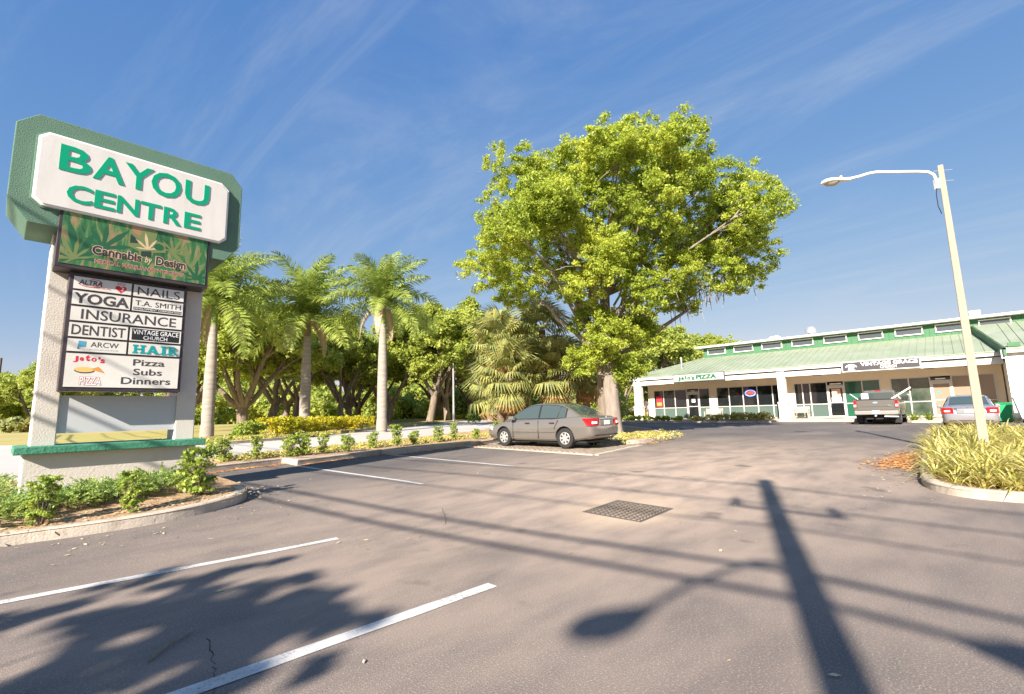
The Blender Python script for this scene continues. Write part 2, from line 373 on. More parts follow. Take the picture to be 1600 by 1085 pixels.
def kerb(pts, h=.14, w=.16, joint=3., side=1, zfn=None):
    """kerb along pts; body lies to the left of the walking direction when side is 1"""
    zfn = zfn or g
    # resample
    P = [Vector((*p, 0)) for p in pts]; Q = [P[0]]
    for a, b in zip(P, P[1:]):
        n = max(1, int((b-a).length/.4))
        Q += [a.lerp(b, (i+1)/n) for i in range(n)]
    root = empty('kerb', kind='structure')
    nrm = []
    for i in range(len(Q)):
        t0 = (Q[i]-Q[i-1]).normalized() if i else None; t1 = (Q[i+1]-Q[i]).normalized() if i < len(Q)-1 else None
        a = t0 or t1; b = t1 or t0; t = (a+b).normalized(); c = max(.5, t.dot(a)); nrm.append(Vector((-t.y, t.x, 0))*side/c)
    prof = [(0, -.12), (.006, h-.035), (.012, h-.016), (.03, h), (w-.02, h), (w, h-.015), (w, -.12)]
    i = 0
    while i < len(Q)-1:
        j = i; L = 0
        while j < len(Q)-1 and L < joint: L += (Q[j+1]-Q[j]).length; j += 1
        if j < len(Q)-1 and len(Q)-1-j < 3: j = len(Q)-1
        mb = MB(); n = len(prof)
        for k in range(i, j+1):
            q = Q[k].copy()
            if k == i and i: q = q.lerp(Q[k+1], .015)
            for o, z in prof:
                p = q+nrm[k]*o; mb.v.append((p.x, p.y, zfn(Q[k].x, Q[k].y)+z))
        for k in range(j-i):
            for a in range(n-1): mb.f.append((k*n+a, k*n+a+1, (k+1)*n+a+1, (k+1)*n+a)); mb.m.append(0)
        mb.f += [tuple(range(n)), tuple(reversed(range((j-i)*n, (j-i+1)*n)))]; mb.m += [0, 0]
        mb.build('kerb_segment', M['concrete'], root)
        i = j
    return root

# one ground sheet reaching the horizon
def ground_sheet():
    rs = [0, 4, 8, 12, 16, 20, 25, 30, 36, 44, 54, 70, 100, 160, 300, 700, 1500, 3500]; n = 72; mb = MB()
    mb.v.append((0, 0, g(0, 0)-.25))
    for r in rs[1:]:
        for k in range(n):
            a = 2*math.pi*k/n; x, y = r*math.cos(a), r*math.sin(a); mb.v.append((x, y, g(x, y)-.25))
    for k in range(n): mb.f.append((0, 1+k, 1+(k+1) % n)); mb.m.append(0)
    for i in range(len(rs)-2):
        for k in range(n):
            a = 1+i*n+k; b = 1+i*n+(k+1) % n; mb.f.append((a, a+n, b+n, b)); mb.m.append(0)
    mb.build('ground', M['earth'], kind='structure', smooth=True)
ground_sheet()
sheet('parking_lot', [(-40, -45), (60, -45), (60, 34), (-40, 34)], 0, M['asphalt'], .8, kind='structure')
STRIP_BACK = smooth_line([(-40, 5.5), (-12, 10.8), (0, 13.9), (4.3, 15.9), (8.7, 17.7), (13.8, 18.9), (21.5, 21.2), (30, 25.5), (45, 34)], 5)
VERGE = smooth_line([(-40, 62), (-14, 42), (-3, 32.5), (.6, 28.4), (3, 24.6), (5.8, 22.9), (8.1, 23.2), (11.1, 24.5), (18.7, 29.6), (26, 33.8), (38, 42), (70, 62)], 5)
road_poly = STRIP_BACK+[(70, 40), (70, 62.5)]+[(x, y+.4) for x, y in reversed(VERGE)]
sheet('road', road_poly, .006, M['road'], 1.2, kind='structure')
sheet('verge_lawn', VERGE+[(260, 160), (260, 420), (-260, 420), (-260, 62)], .125, M['lawn'], 3., kind='structure')
kerb(VERGE, .135, .16, 3.5)

# shrub strip between the stalls and the road, with its saw-tooth kerb; it carries the big tree at its far end
SAW = [(2.95, 10.3), (2.98, 13.15), (5.42, 13.72), (5.46, 12.8), (8.44, 13.62), (8.48, 13.05), (12.16, 13.75), (12.2, 13.45), (15.28, 14.25), (15.2, 9.1)]
TREE_TIP = smooth_line([(15.2, 9.1), (15.35, 8.62), (16.2, 8.38), (18.2, 8.55), (19.6, 9.15), (22.3, 10.9), (26.4, 14.4), (32, 21.5), (36, 27.5)], 5)
FRONT = smooth_line([(-30, 12.3), (-8, 9.1), (-2, 8.4), (.15, 8.12), (.75, 8.0), (1.4, 7.93), (2.0, 8.0), (2.55, 8.25), (2.86, 8.6), (2.97, 9.1), (2.95, 10.3)], 5)
def mound(x, y): return g(x, y)+.10*math.exp(-((x-1.3)/2.6)**2-((y-10.6)/1.6)**2)
strip_poly = FRONT[:-1]+SAW[:-1]+TREE_TIP+[(x, y) for x, y in reversed(STRIP_BACK) if -30 < x < 35]
sheet('planting_strip', strip_poly, .118, M['mulch'], .7, zfn=mound, kind='structure')
kerb(FRONT, .145, .17, 2.6); kerb(SAW, .14, .16, 3.)
kerb(TREE_TIP, .14, .16, 2.6)
kerb([p for p in STRIP_BACK if -30 < p[0] < 35], .13, .15, 3.5, side=-1)

# island with the lamp post at the right
RI = smooth_line([(24, .95), (20.2, .85), (14, .67), (11.3, .6), (10.3, .48), (9.8, .15), (9.66, -.4), (9.75, -1.4), (10.1, -3.2), (11, -7), (14, -11)], 5)
sheet('planting_island', RI+[(30, -11), (30, .9)], .11, M['mulch'], .9, kind='structure')
kerb(RI, .14, .17, 2.6)

# walk along the shops and the planting beds before it
WALK_Z = .45
mb = MB(); mb.box(38.3, 42.3, -2.6, 23.2, .0, WALK_Z); mb.build('sidewalk', M['concrete'], kind='structure', bevel=.02)
BED = [(38.25, 9.6), (36.9, 9.6), (36.3, 10.2), (36.2, 14), (36.2, 22), (37, 22.8), (38.25, 22.8)]
sheet('planting_bed', BED, .10, M['mulch'], 1., kind='structure'); kerb(BED, .13, .15, 3., side=-1)
BED2 = [(38.25, .7), (36.9, .7), (36.7, .95), (36.7, 2.0), (36.9, 2.2), (38.25, 2.2)]
sheet('planting_bed', BED2, .10, M['mulch'], 1., kind='structure'); kerb(BED2, .13, .15, 3., side=-1)

# painted stall lines
def stripe(a, b, w=.105):
    a = Vector((*a, 0)); b = Vector((*b, 0)); d = (b-a).normalized(); n = Vector((-d.y, d.x, 0))*w/2; L = (b-a).length; k = int(L/.35)+1
    rnd = random.Random(int(a.x*100)); mb = MB()
    for i in range(k+1):
        c = a.lerp(b, i/k); e = 1+rnd.uniform(-.06, .06)
        for s_ in (1, -1): p = c+n*s_*e; mb.v.append((p.x, p.y, g(c.x, c.y)+.005))
    for i in range(k): mb.f.append((2*i, 2*i+1, 2*i+3, 2*i+2)); mb.m.append(0)
    mb.build('stall_line', M['paint_white'], kind='structure')
stripe((-4, 6.28), (2.8, 5.4), .11); stripe((-4, 3.4), (2.89, 2.95), .12)
stripe((5.37, 12.7), (5.42, 7.33)); stripe((8.46, 13.0), (8.3, 7.7))

def crack(pts, w, seed):
    rnd = random.Random(seed); mb = MB(); Q = []
    for a, b in zip(pts, pts[1:]):
        for i in range(8): t = i/8; Q.append((a[0]+(b[0]-a[0])*t+rnd.uniform(-.010, .010), a[1]+(b[1]-a[1])*t+rnd.uniform(-.018, .018)))
    for i, (x, y) in enumerate(Q):
        e = w*rnd.uniform(.3, 1.); mb.v += [(x-e, y, g(x, y)+.004), (x+e, y+e*.3, g(x, y)+.004)]
    for i in range(len(Q)-1): mb.f.append((2*i, 2*i+1, 2*i+3, 2*i+2)); mb.m.append(0)
    mb.build('pavement_crack', M['black'], kind='structure')
crack([(1.05, 3.7), (.98, 3.35), (.92, 3.05), (.7, 2.7)], .003, 1); crack([(8.2, 7.2), (9.1, 6.6), (9.4, 5.7), (10.6, 5.2)], .010, 2); crack([(3.2, 4.6), (4.0, 4.9), (4.5, 5.6), (5.4, 5.9)], .005, 3)
# brick pavers under the sedan: too small to pick apart singly
def pavers():
    root = empty('paver_bay', kind='structure'); mb = MB(); rnd = random.Random(4)
    poly = [(12.1, 13.4), (11.55, 7.6), (15.05, 8.15), (15.15, 14.0)]
    def inside(x, y):
        c = False
        for i in range(4):
            x1, y1 = poly[i]; x2, y2 = poly[i-1]
            if (y1 > y) != (y2 > y) and x < (x2-x1)*(y-y1)/(y2-y1)+x1: c = not c
        return c
    y = 7.5; row = 0
    while y < 14:
        x = 11.4+(row % 2)*.11
        while x < 15.3:
            if inside(x+.1, y+.05) and inside(x+.2, y+.1) and inside(x, y):
                z = g(x, y)+.02+rnd.uniform(-.003, .003); mb.box(x+.004, x+.212, y+.004, y+.104, z-.03, z)
            x += .216
        y += .108; row += 1
    mb.build('paver_field', M['paver'], root, kind='stuff')
    rim = MB(); e = [(11.95, 13.5), (11.42, 7.5), (15.05, 8.02)]
    for a, b in zip(e, e[1:]):
        n = 12
        for i in range(n):
            p = Vector((*a, 0)).lerp(Vector((*b, 0)), i/n); q = Vector((*a, 0)).lerp(Vector((*b, 0)), (i+.985)/n)
            rim.bar((p.x, p.y, g(p.x, p.y)-.02), (q.x, q.y, g(q.x, q.y)-.02), .22, .085)
    rim.build('paver_border', M['concrete'], root)
pavers()
# ---------------------------------------------------------------- lettering
_dg = None
def text_geo(body, bold=0., shear=0.):
    cu = bpy.data.curves.new('txt', 'FONT'); cu.body = body; cu.size = 1; cu.offset = bold; cu.shear = shear; cu.resolution_u = 3; cu.fill_mode = 'NONE' if False else 'FRONT'
    o = bpy.data.objects.new('txt', cu); col.objects.link(o)
    dg = bpy.context.evaluated_depsgraph_get(); dg.update(); me = o.evaluated_get(dg).to_mesh()
    V = [tuple(v.co) for v in me.vertices]; F = [tuple(p.vertices) for p in me.polygons]
    o.evaluated_get(dg).to_mesh_clear(); bpy.data.objects.remove(o); bpy.data.curves.remove(cu)
    return V, F
def letters(name, body, u0, u1, v0, v1, fn, mat, parent, d=.002, thick=0., bold=.0, shear=0.):
    """lettering fitted into the rectangle u0..u1, v0..v1 of the plane fn(u, v, d)"""
    V, F = text_geo(body, bold, shear)
    x0 = min(p[0] for p in V); x1 = max(p[0] for p in V); y0 = min(p[1] for p in V); y1 = max(p[1] for p in V)
    q = [(u0+(p[0]-x0)/(x1-x0)*(u1-u0), v0+(p[1]-y0)/(y1-y0)*(v1-v0)) for p in V]
    mb = MB(); n = len(q)
    if thick:
        mb.add([fn(u, v, d+thick) for u, v in q], F)
        from collections import Counter
        ec = Counter()
        for f in F:
            for a, b in zip(f, f[1:]+f[:1]): ec[tuple(sorted((a, b)))] += 1
        base = len(mb.v); mb.v += [tuple(fn(u, v, d)) for u, v in q]
        for (a, b), c in ec.items():
            if c == 1: mb.f.append((a, b, b+base, a+base)); mb.m.append(0)
    else: mb.add([fn(u, v, d) for u, v in q], F)
    return link(name, mb.mesh(name, mat, fix=bool(thick)), parent)
def shape(name, poly, fn, mat, parent, d=.002):
    mb = MB(); mb.add([fn(u, v, d) for u, v in poly], [tuple(range(len(poly)))]); return link(name, mb.mesh(name, mat, fix=False), parent)
def ell(cu, cv, ru, rv, n=20, a0=0, a1=360): return [(cu+ru*math.cos(R(a0+(a1-a0)*i/n)), cv+rv*math.sin(R(a0+(a1-a0)*i/n))) for i in range(n)]
def arcband(cu, cv, ru, rv, w, a0, a1, n=16):
    return ell(cu, cv, ru, rv, n, a0, a1+(a1-a0)/n)+list(reversed(ell(cu, cv, ru-w, rv-w, n, a0, a1+(a1-a0)/n)))

# ---------------------------------------------------------------- monument sign
def monument_sign():
    root = empty('monument_sign', (1.4, 10.6, .3), label='tall green-framed monument sign with white name face, LED screen and tenant board', cat='sign')
    inv = Vector((-1.4, -10.6, -.3))
    def P(mb, name, mat, parent=None, **k):
        mb.v = [tuple(Vector(v)+inv) for v in mb.v]; return mb.build(name, mat, parent or root, **k)
    def plane(Y): return lambda u, v, d: Vector((u, Y-d, v))+inv
    def raw(Y): return lambda u, v, d: (u, Y-d, v)
    m = MB(); m.box(.31, 2.53, 10.3, 11.1, .0, .97); P(m, 'base', M['stucco'], bevel=.015)
    m = MB(); m.box(.27, 2.57, 10.26, 11.14, .0, .40); P(m, 'plinth', M['green_ledge'], bevel=.012)
    m = MB(); m.box(.20, 2.65, 10.16, 11.24, .955, 1.07); P(m, 'ledge', M['green_ledge'], bevel=.012)
    m = MB(); m.box(.37, .66, 10.4, 10.95, 1.06, 4.7); P(m, 'pillar', M['stucco'], bevel=.015)
    m = MB(); m.box(2.21, 2.51, 10.4, 10.95, 1.06, 4.7); P(m, 'pillar', M['stucco'], bevel=.015)
    # cabinet
    oc = [(-.18, 4.80), (.06, 4.45), (2.74, 4.43), (2.97, 4.76), (2.97, 5.99), (2.76, 6.23), (.06, 6.22), (-.18, 5.99)]
    m = MB(); m.prism(oc, raw(10.0), 0, -1.05); cab = P(m, 'cabinet', M['green_stucco'], bevel=.012)
    def inset(e): return [(.10-e, 4.86-e), (.20-e*.4, 4.76-e), (2.60+e*.4, 4.76-e), (2.70+e, 4.86-e), (2.70+e, 5.80+e), (2.58+e*.4, 5.92+e), (.20-e*.4, 5.92+e), (.10-e, 5.82+e)]
    m = MB(); m.prism(inset(.05), raw(10.0), .02, -.05); m2 = m; P(m2, 'trim', M['green_stucco'], cab, bevel=.006)
    m = MB(); m.prism(inset(.022), raw(10.0), .065, .0); P(m, 'retainer', M['white_metal'], cab, bevel=.006)
    m = MB(); m.prism(inset(0), raw(9.94), .022, -.02); face = P(m, 'face', M['sign_white'], cab, bevel=.012)
    fn = plane(9.918)
    for c, a, b in (('B', .33, .71), ('A', .735, 1.14), ('Y', 1.13, 1.525), ('O', 1.50, 1.94), ('U', 2.0, 2.385)):
        e = .012 if c == 'O' else 0
        letters('letter', c, a, b, 5.375-e, 5.80+e, fn, M['green_plastic'], cab, 0, .010, .018)
    for c, a, b in (('C', .45, .755), ('E', .785, 1.04), ('N', 1.07, 1.36), ('T', 1.385, 1.67), ('R', 1.71, 1.975), ('E', 2.02, 2.275)):
        letters('letter', c, a, b, 4.885, 5.185, fn, M['green_plastic'], cab, 0, .010, .020)
    # LED screen
    m = MB(); m.box(.40, 2.47, 9.98, 10.4, 3.83, 4.82); scr = P(m, 'screen_cabinet', M['bronze'], bevel=.008)
    m = MB(); m.box(.445, 2.425, 9.972, 9.99, 3.895, 4.765); P(m, 'screen', M['led'], scr)
    fn = plane(9.972)
    def leaf(cu, cv, s, rot, mat, d, n=7):
        poly = []
        angs = [-105+35*i for i in range(n)] if n == 7 else [-80+40*i for i in range(n)]
        for i, a in enumerate(angs):
            L = s*(1-.42*abs(i-(n-1)/2)/((n-1)/2)); w = 7.5
            for da, q in ((-w*2, .22), (-w, .62), (0, 1.), (w, .62), (w*2, .22)):
                t = R(90+rot-a+(-da)); poly.append((cu+L*q*math.cos(t), cv+L*q*math.sin(t)))
        poly = [(min(2.42, max(.45, u)), min(4.76, max(3.9, v))) for u, v in poly]
        shape('leaf_graphic', poly, fn, mat, scr, d)
    leaf(.66, 4.02, .62, 14, M['led_dark'], .0010); leaf(.95, 4.25, .5, -40, M['led_dark'], .0014); leaf(.62, 4.0, .40, 30, M['led_olive'], .0018)
    leaf(2.15, 4.12, .52, 8, M['led_olive'], .0010); leaf(2.28, 3.98, .36, 0, M['led_dark'], .0016); leaf(1.9, 4.4, .34, -25, M['led_olive'], .0020)
    shape('emblem', [(1.27, 4.66), (1.42, 4.56), (1.46, 4.74), (1.66, 4.70), (1.64, 4.55), (1.78, 4.52), (1.80, 4.36), (1.62, 4.32), (1.60, 4.18), (1.43, 4.2), (1.42, 4.3), (1.27, 4.36)], fn, M['led_olive'], scr, .0024)
    shape('emblem', [(1.29, 4.58), (1.46, 4.45), (1.29, 4.42)], fn, M['led_black'], scr, .0028); shape('emblem', [(1.45, 4.22), (1.6, 4.22), (1.59, 4.34), (1.45, 4.31)], fn, M['led_black'], scr, .0028)
    leaf(1.54, 4.36, .30, 10, M['led_cream'], .0032, 5); shape('emblem', ell(1.69, 4.44, .075, .06), fn, M['led_dark'], scr, .0034)
    letters('lettering', 'Cannabis', .815, 1.475, 4.105, 4.275, fn, M['led_pink'], scr, .0026, 0, .085); letters('lettering', 'Cannabis', .825, 1.465, 4.112, 4.268, fn, M['led_black'], scr, .0042, 0, .03)
    letters('lettering', 'by', 1.51, 1.61, 4.09, 4.23, fn, M['led_cream'], scr, .0044, 0, .02, .2)
    letters('lettering', 'Design', 1.655, 2.115, 4.055, 4.275, fn, M['led_pink'], scr, .0026, 0, .085); letters('lettering', 'Design', 1.665, 2.105, 4.062, 4.268, fn, M['led_black'], scr, .0042, 0, .03)
    letters('lettering', 'MEDICAL MARIJUANA PHYSICIANS', .865, 2.085, 3.955, 4.045, fn, M['led_pink'], scr, .0026, 0, .04)
    letters('lettering', 'MEDICAL MARIJUANA PHYSICIANS', .87, 2.08, 3.96, 4.04, fn, M['led_maroon'], scr, .0036)
    # tenant board
    m = MB(); m.box(.60, 2.19, 10.12, 10.5, 1.91, 3.80); brd = P(m, 'tenant_board', M['bronze'], bevel=.006)
    fn = plane(10.108)
    def pane(u0, u1, v0, v1, mat='panel_white'):
        m = MB(); m.box(u0, u1, 10.108, 10.13, v0, v1); return P(m, 'tenant_panel', M[mat], brd)
    pane(.655, 1.385, 3.545, 3.745); pane(1.415, 2.14, 3.545, 3.745); pane(.655, 1.385, 3.29, 3.51); pane(1.415, 2.14, 3.29, 3.51)
    pane(.655, 2.14, 3.03, 3.255); pane(.655, 1.385, 2.77, 2.995); pane(1.415, 2.14, 2.77, 2.995); pane(.655, 1.385, 2.535, 2.735); pane(1.415, 2.14, 2.535, 2.735); pane(.655, 2.14, 1.97, 2.5)
    T = lambda s, *a, mat='print_dark', **k: letters('lettering', s, *a, fn, M[mat], brd, **k)
    T('ALTRA', .715, 1.005, 3.625, 3.705, bold=.02, shear=.15); T('MEDICAL', .90, 1.12, 3.585, 3.612, mat='print_red', shear=.15)
    shape('swoosh', arcband(.86, 3.66, .17, .075, .012, 200, 330), fn, M['print_red'], brd); shape('swoosh', arcband(.90, 3.66, .11, .07, .010, 10, 110), fn, M['print_red'], brd)
    T('AEDs', 1.185, 1.30, 3.695, 3.725, mat='print_red')
    hp = [(1.245+.075*(16*math.sin(t)**3)/16, 3.625+.062*(13*math.cos(t)-5*math.cos(2*t)-2*math.cos(3*t)-math.cos(4*t))/14) for t in [2*math.pi*i/28 for i in range(28)]]
    shape('heart', hp, fn, M['print_red'], brd); shape('heart_mark', [(1.25, 3.66), (1.29, 3.655), (1.275, 3.61), (1.25, 3.59), (1.262, 3.63)], fn, M['panel_white'], brd, .003)
    T('NAILS', 1.47, 2.08, 3.575, 3.715, bold=.0); T('YOGA', .672, 1.37, 3.31, 3.485, bold=.03)
    T('T.A. SMITH', 1.45, 2.105, 3.385, 3.475, mat='print_black'); shape('band', [(1.43, 3.305), (2.12, 3.305), (2.12, 3.355), (1.43, 3.355)], fn, M['print_black'], brd, .0015)
    T('DEVELOPMENT CORPORATION', 1.44, 2.11, 3.315, 3.346, mat='print_white', d=.003)
    T('INSURANCE', .78, 2.05, 3.06, 3.225, bold=.008); T('DENTIST', .685, 1.355, 2.80, 2.965, bold=.012)
    shape('band', [(1.44, 2.785), (2.115, 2.785), (2.115, 2.98), (1.44, 2.98)], fn, M['print_black'], brd, .0015)
    T('VINTAGE GRACE', 1.455, 2.10, 2.885, 2.965, mat='print_white', d=.003, bold=.01); T('CHURCH', 1.60, 1.94, 2.80, 2.865, mat='print_white', d=.003, bold=.01)
    shape('mark', [(.775, 2.60), (.875, 2.615), (.875, 2.70), (.785, 2.705)], fn, M['print_blue'], brd); shape('mark', [(.775, 2.575), (.82, 2.585), (.775, 2.598)], fn, M['print_black'], brd)
    T('ARCW', .93, 1.28, 2.615, 2.70, mat='print_dark'); T('INSURANCE', .92, 1.28, 2.565, 2.585, mat='print_grey')
    hm = MB(); k = [0]
    def hb(poly):
        k[0] += 1; hm.add([fn(u, v, .002+.0004*k[0]) for u, v in poly], [tuple(range(len(poly)))])
    def rc(a, b, c, d_): hb([(a, c), (b, c), (b, d_), (a, d_)])
    z0, z1 = 2.555, 2.705
    for x in (1.485, 1.585): rc(x, x+.04, z0, z1); rc(x-.018, x+.058, z0, z0+.028); rc(x-.018, x+.058, z1-.028, z1)
    rc(1.5, 1.6, 2.618, 2.645)
    hb([(1.665, z0), (1.72, z1), (1.755, z1), (1.70, z0)]); hb([(1.72, z1), (1.755, z1), (1.825, z0), (1.78, z0)]); rc(1.695, 1.79, 2.59, 2.615); rc(1.648, 1.712, z0, z0+.026); rc(1.765, 1.84, z0, z0+.026)
    rc(1.875, 1.917, z0, z1); rc(1.855, 1.937, z0, z0+.028); rc(1.855, 1.937, z1-.028, z1)
    rc(1.97, 2.01, z0, z1); rc(1.95, 2.03, z0, z0+.028); rc(1.95, 2.02, z1-.026, z1); hb(arcband(2.02, 2.667, .065, .04, .028, -90, 90, 10)); hb([(2.01, 2.63), (2.045, 2.63), (2.105, z0), (2.06, z0)]); rc(2.055, 2.12, z0, z0+.026)
    link('lettering', hm.mesh('lettering', M['print_teal'], fix=False), brd)
    T('J', .74, .80, 2.36, 2.46, mat='print_red', bold=.03); T('e', .815, .865, 2.385, 2.445, mat='print_red', bold=.03); T('t', .885, .94, 2.385, 2.485, mat='print_red', bold=.05); T('o', .955, 1.02, 2.38, 2.445, mat='print_red', bold=.03); T("'s", 1.04, 1.125, 2.36, 2.46, mat='print_red', bold=.04)
    shape('sandwich', ell(.885, 2.245, .125, .045, 18), fn, M['print_tan'], brd, .002); shape('sandwich_shade', arcband(.885, 2.24, .125, .05, .016, 185, 350), fn, M['print_dark'], brd, .003)
    shape('pizza_slice', [(.965, 2.26), (1.05, 2.30), (1.13, 2.20), (1.05, 2.225)], fn, M['print_orange'], brd, .004)
    letters('lettering', 'PIZZA', .835, 1.105, 2.0, 2.135, fn, M['print_red'], brd, .002, 0, .05); letters('lettering', 'PIZZA', .84, 1.10, 2.005, 2.13, fn, M['print_white'], brd, .003, 0, .012)
    T('Pizza', 1.49, 1.93, 2.345, 2.455, bold=.015); T('Subs', 1.50, 1.90, 2.185, 2.295, bold=.015); T('Dinners', 1.35, 2.03, 2.03, 2.145, bold=.015)
    m = MB(); m.box(.662, 2.208, 10.44, 10.50, 1.25, 1.85); P(m, 'blank_panel', M['panel_grey'])
def led_mats():
    m = bpy.data.materials.new('led'); m.use_nodes = True; t = m.node_tree; b = t.nodes['Principled BSDF']
    tcn = t.nodes.new('ShaderNodeTexCoord'); O = tcn.outputs['Object']
    mp = t.nodes.new('ShaderNodeMapping'); mp.inputs['Rotation'].default_value = (0, R(35), 0); mp.inputs['Scale'].default_value = (3.2, 1, .9); t.links.new(O, mp.inputs[0])
    n = t.nodes.new('ShaderNodeTexNoise'); n.inputs['Scale'].default_value = 2.2; n.inputs['Detail'].default_value = 5; n.inputs['Distortion'].default_value = 1.4; t.links.new(mp.outputs[0], n.inputs['Vector'])
    rp = t.nodes.new('ShaderNodeValToRGB'); e = rp.color_ramp.elements
    for _ in range(3): e.new(.5)
    for i, (p, c) in enumerate(((.30, (.01, .05, .02)), (.43, (.02, .11, .035)), (.53, (.05, .15, .045)), (.61, (.20, .17, .07)), (.73, (.32, .15, .09)))): e[i].position = p; e[i].color = (*c, 1)
    t.links.new(n.outputs['Fac'], rp.inputs[0])
    # the screen's fine vertical pitch
    w = t.nodes.new('ShaderNodeTexWave'); w.bands_direction = 'X'; w.inputs['Scale'].default_value = 30; t.links.new(O, w.inputs['Vector'])
    mr = t.nodes.new('ShaderNodeMapRange'); mr.inputs[3].default_value = .65; mr.inputs[4].default_value = 1.1; t.links.new(w.outputs['Fac'], mr.inputs[0])
    mx = t.nodes.new('ShaderNodeMix'); mx.data_type = 'RGBA'; mx.blend_type = 'MULTIPLY'; mx.inputs['Factor'].default_value = 1; t.links.new(rp.outputs[0], mx.inputs['A']); t.links.new(mr.outputs[0], mx.inputs['B'])
    t.links.new(mx.outputs['Result'], b.inputs['Base Color']); t.links.new(mx.outputs['Result'], b.inputs['Emission Color']); b.inputs['Emission Strength'].default_value = .10; b.inputs['Roughness'].default_value = .6
    M['led'] = m
    for n_, c in (('led_dark', (.010, .075, .03)), ('led_olive', (.12, .15, .05)), ('led_pink', (.58, .34, .25)), ('led_black', (.015, .03, .022)), ('led_cream', (.45, .33, .20)), ('led_maroon', (.16, .025, .04))): emit(n_, c, .1)
led_mats(); monument_sign()

# ---------------------------------------------------------------- storm drain
def drain():
    x0, x1, y0, y1 = 5.58, 6.52, 3.04, 3.92; z = g(6.05, 3.48)+.004
    root = empty('storm_drain', (6.05, 3.48, z), label='square cast iron storm drain grate set in the asphalt', cat='drain grate')
    root.rotation_euler = (math.atan((g(6.05, 3.9)-g(6.05, 3.05))/.85), -math.atan((g(6.5, 3.48)-g(5.6, 3.48))/.9), 0)
    def bx(n, a, b, c, d, e, f, mat, **k):
        m = MB(); m.box(a-6.05, b-6.05, c-3.48, d-3.48, e, f); return m.build(n, mat, root, **k)
    bx('collar', x0-.06, x1+.06, y0-.04, y1+.04, -.3, -.0085, M['iron'])
    fr = MB()
    for a in ((x0, x0+.05, y0, y1), (x1-.05, x1, y0, y1), (x0+.05, x1-.05, y0, y0+.05), (x0+.05, x1-.05, y1-.05, y1)): fr.box(a[0]-6.05, a[1]-6.05, a[2]-3.48, a[3]-3.48, -.04, .004)
    fr.build('frame', M['iron'], root)
    bx('pit', x0+.05, x1-.05, y0+.05, y1-.05, -.0075, -.0065, M['black'])  # thin black sheet under the bars stands in for the shaded depth
    nb = 10
    for i in range(nb):
        y = y0+.05+(y1-y0-.1)*(i+.5)/nb; bx('bar', x0+.05, x1-.05, y-.0085, y+.0085, -.004, .012, M['iron'])
    for i in range(nb):
        x = x0+.05+(x1-x0-.1)*(i+.5)/nb; bx('bar', x-.0085, x+.0085, y0+.052, y1-.052, -.004, .015, M['iron'])
drain()

# ---------------------------------------------------------------- lamp posts
def near_lamp():
    x, y = 15., -.37; z = g(x, y)+.05; root = empty('lamp_post', (x, y, z), label='tall square concrete lamp post with white cobra-head arm rising from the grassy island', cat='lamp post')
    m = MB(); H = 7.06-z
    for zz_, w in ((-.1, .088), (H, .053)): m.v += [(-w, -w, zz_), (w, -w, zz_), (w, w, zz_), (-w, w, zz_)]
    m.f = [(3, 2, 1, 0), (4, 5, 6, 7)]+[(i, (i+1) % 4, (i+1) % 4+4, i+4) for i in range(4)]; m.m = [0]*6; m.build('pole', M['pole_concrete'], root, bevel=.015)
    top = -z
    arm = [(0, .13, top+6.56), (0, .135, top+6.74), (0, .17, top+6.85), (0, .28, top+6.93), (0, .5, top+6.965), (0, 1.38, top+7.06), (0, 1.55, top+7.045), (0, 1.78, top+6.99), (0, 2.02, top+6.955)]
    parts = []
    m = MB(); m.tube(arm, .034, 10); parts.append(m.build('arm', M['white_metal'], root, smooth=True))
    m = MB(); m.box(-.05, .05, .08, .165, top+6.48, top+6.72); parts.append(m.build('bracket', M['white_metal'], root))
    for zz_ in (top+6.66, top+6.93):
        m = MB(); m.tube([(0, .16, zz_), (0, -.24, zz_)], .008, 6); parts.append(m.build('bolt', M['galvanised'], root))
    m = MB(); m.tube([(0, .14, top+6.5), (.0, .17, top+6.35), (0, .17, top+6.05), (0, .12, top+5.85)], .009, 6); parts.append(m.build('cable', M['plastic_black'], root))
    hy = 1.96; hz = top+6.93; m = MB()
    prof = [(0, .05, .07, .0), (.14, .065, .075, .0), (.28, .12, .09, -.005), (.45, .15, .10, -.01), (.56, .135, .09, -.015), (.64, .08, .06, -.02), (.67, .012, .012, -.025)]
    n = 12
    for yy, w, h, dz in prof:
        for k in range(n):
            a = 2*math.pi*k/n; zz_ = math.sin(a); m.v.append((w*math.cos(a), hy+yy, hz+dz+(h*zz_ if zz_ > 0 else .35*h*zz_)))
    for i in range(len(prof)-1):
        for k in range(n): a = i*n+k; b = i*n+(k+1) % n; m.f.append((a, b, b+n, a+n)); m.m.append(0)
    m.f.append(tuple(range(n))); m.m.append(0); m.f.append(tuple(reversed(range((len(prof)-1)*n, len(prof)*n)))); m.m.append(0)
    hd = m.build('lamp_head', M['white_metal'], root, smooth=True); parts.append(hd)
    m = MB(); n = 14; m.v.append((0, hy+.43, hz-.11))
    for r_, zz_ in ((.55, -.095), (1., -.03)):
        for k in range(n): a = 2*math.pi*k/n; m.v.append((.115*r_*math.cos(a), hy+.43+.2*r_*math.sin(a), hz+zz_))
    for k in range(n): m.f += [(0, 1+k, 1+(k+1) % n), (1+k, 1+n+k, 1+n+(k+1) % n, 1+(k+1) % n)]; m.m += [0, 0]
    m.build('lens', M['lens'], hd, smooth=True)
    m = MB(); m.lathe([(.0, .06), (.028, .05), (.03, 0)], 10, (0, hy+.2, hz+.08)); m.build('photocell', M['print_tan'], hd)
    for o in parts: o.rotation_euler = (0, 0, R(32))
pm('lens', (.42, .40, .34), rough=.2)
near_lamp()
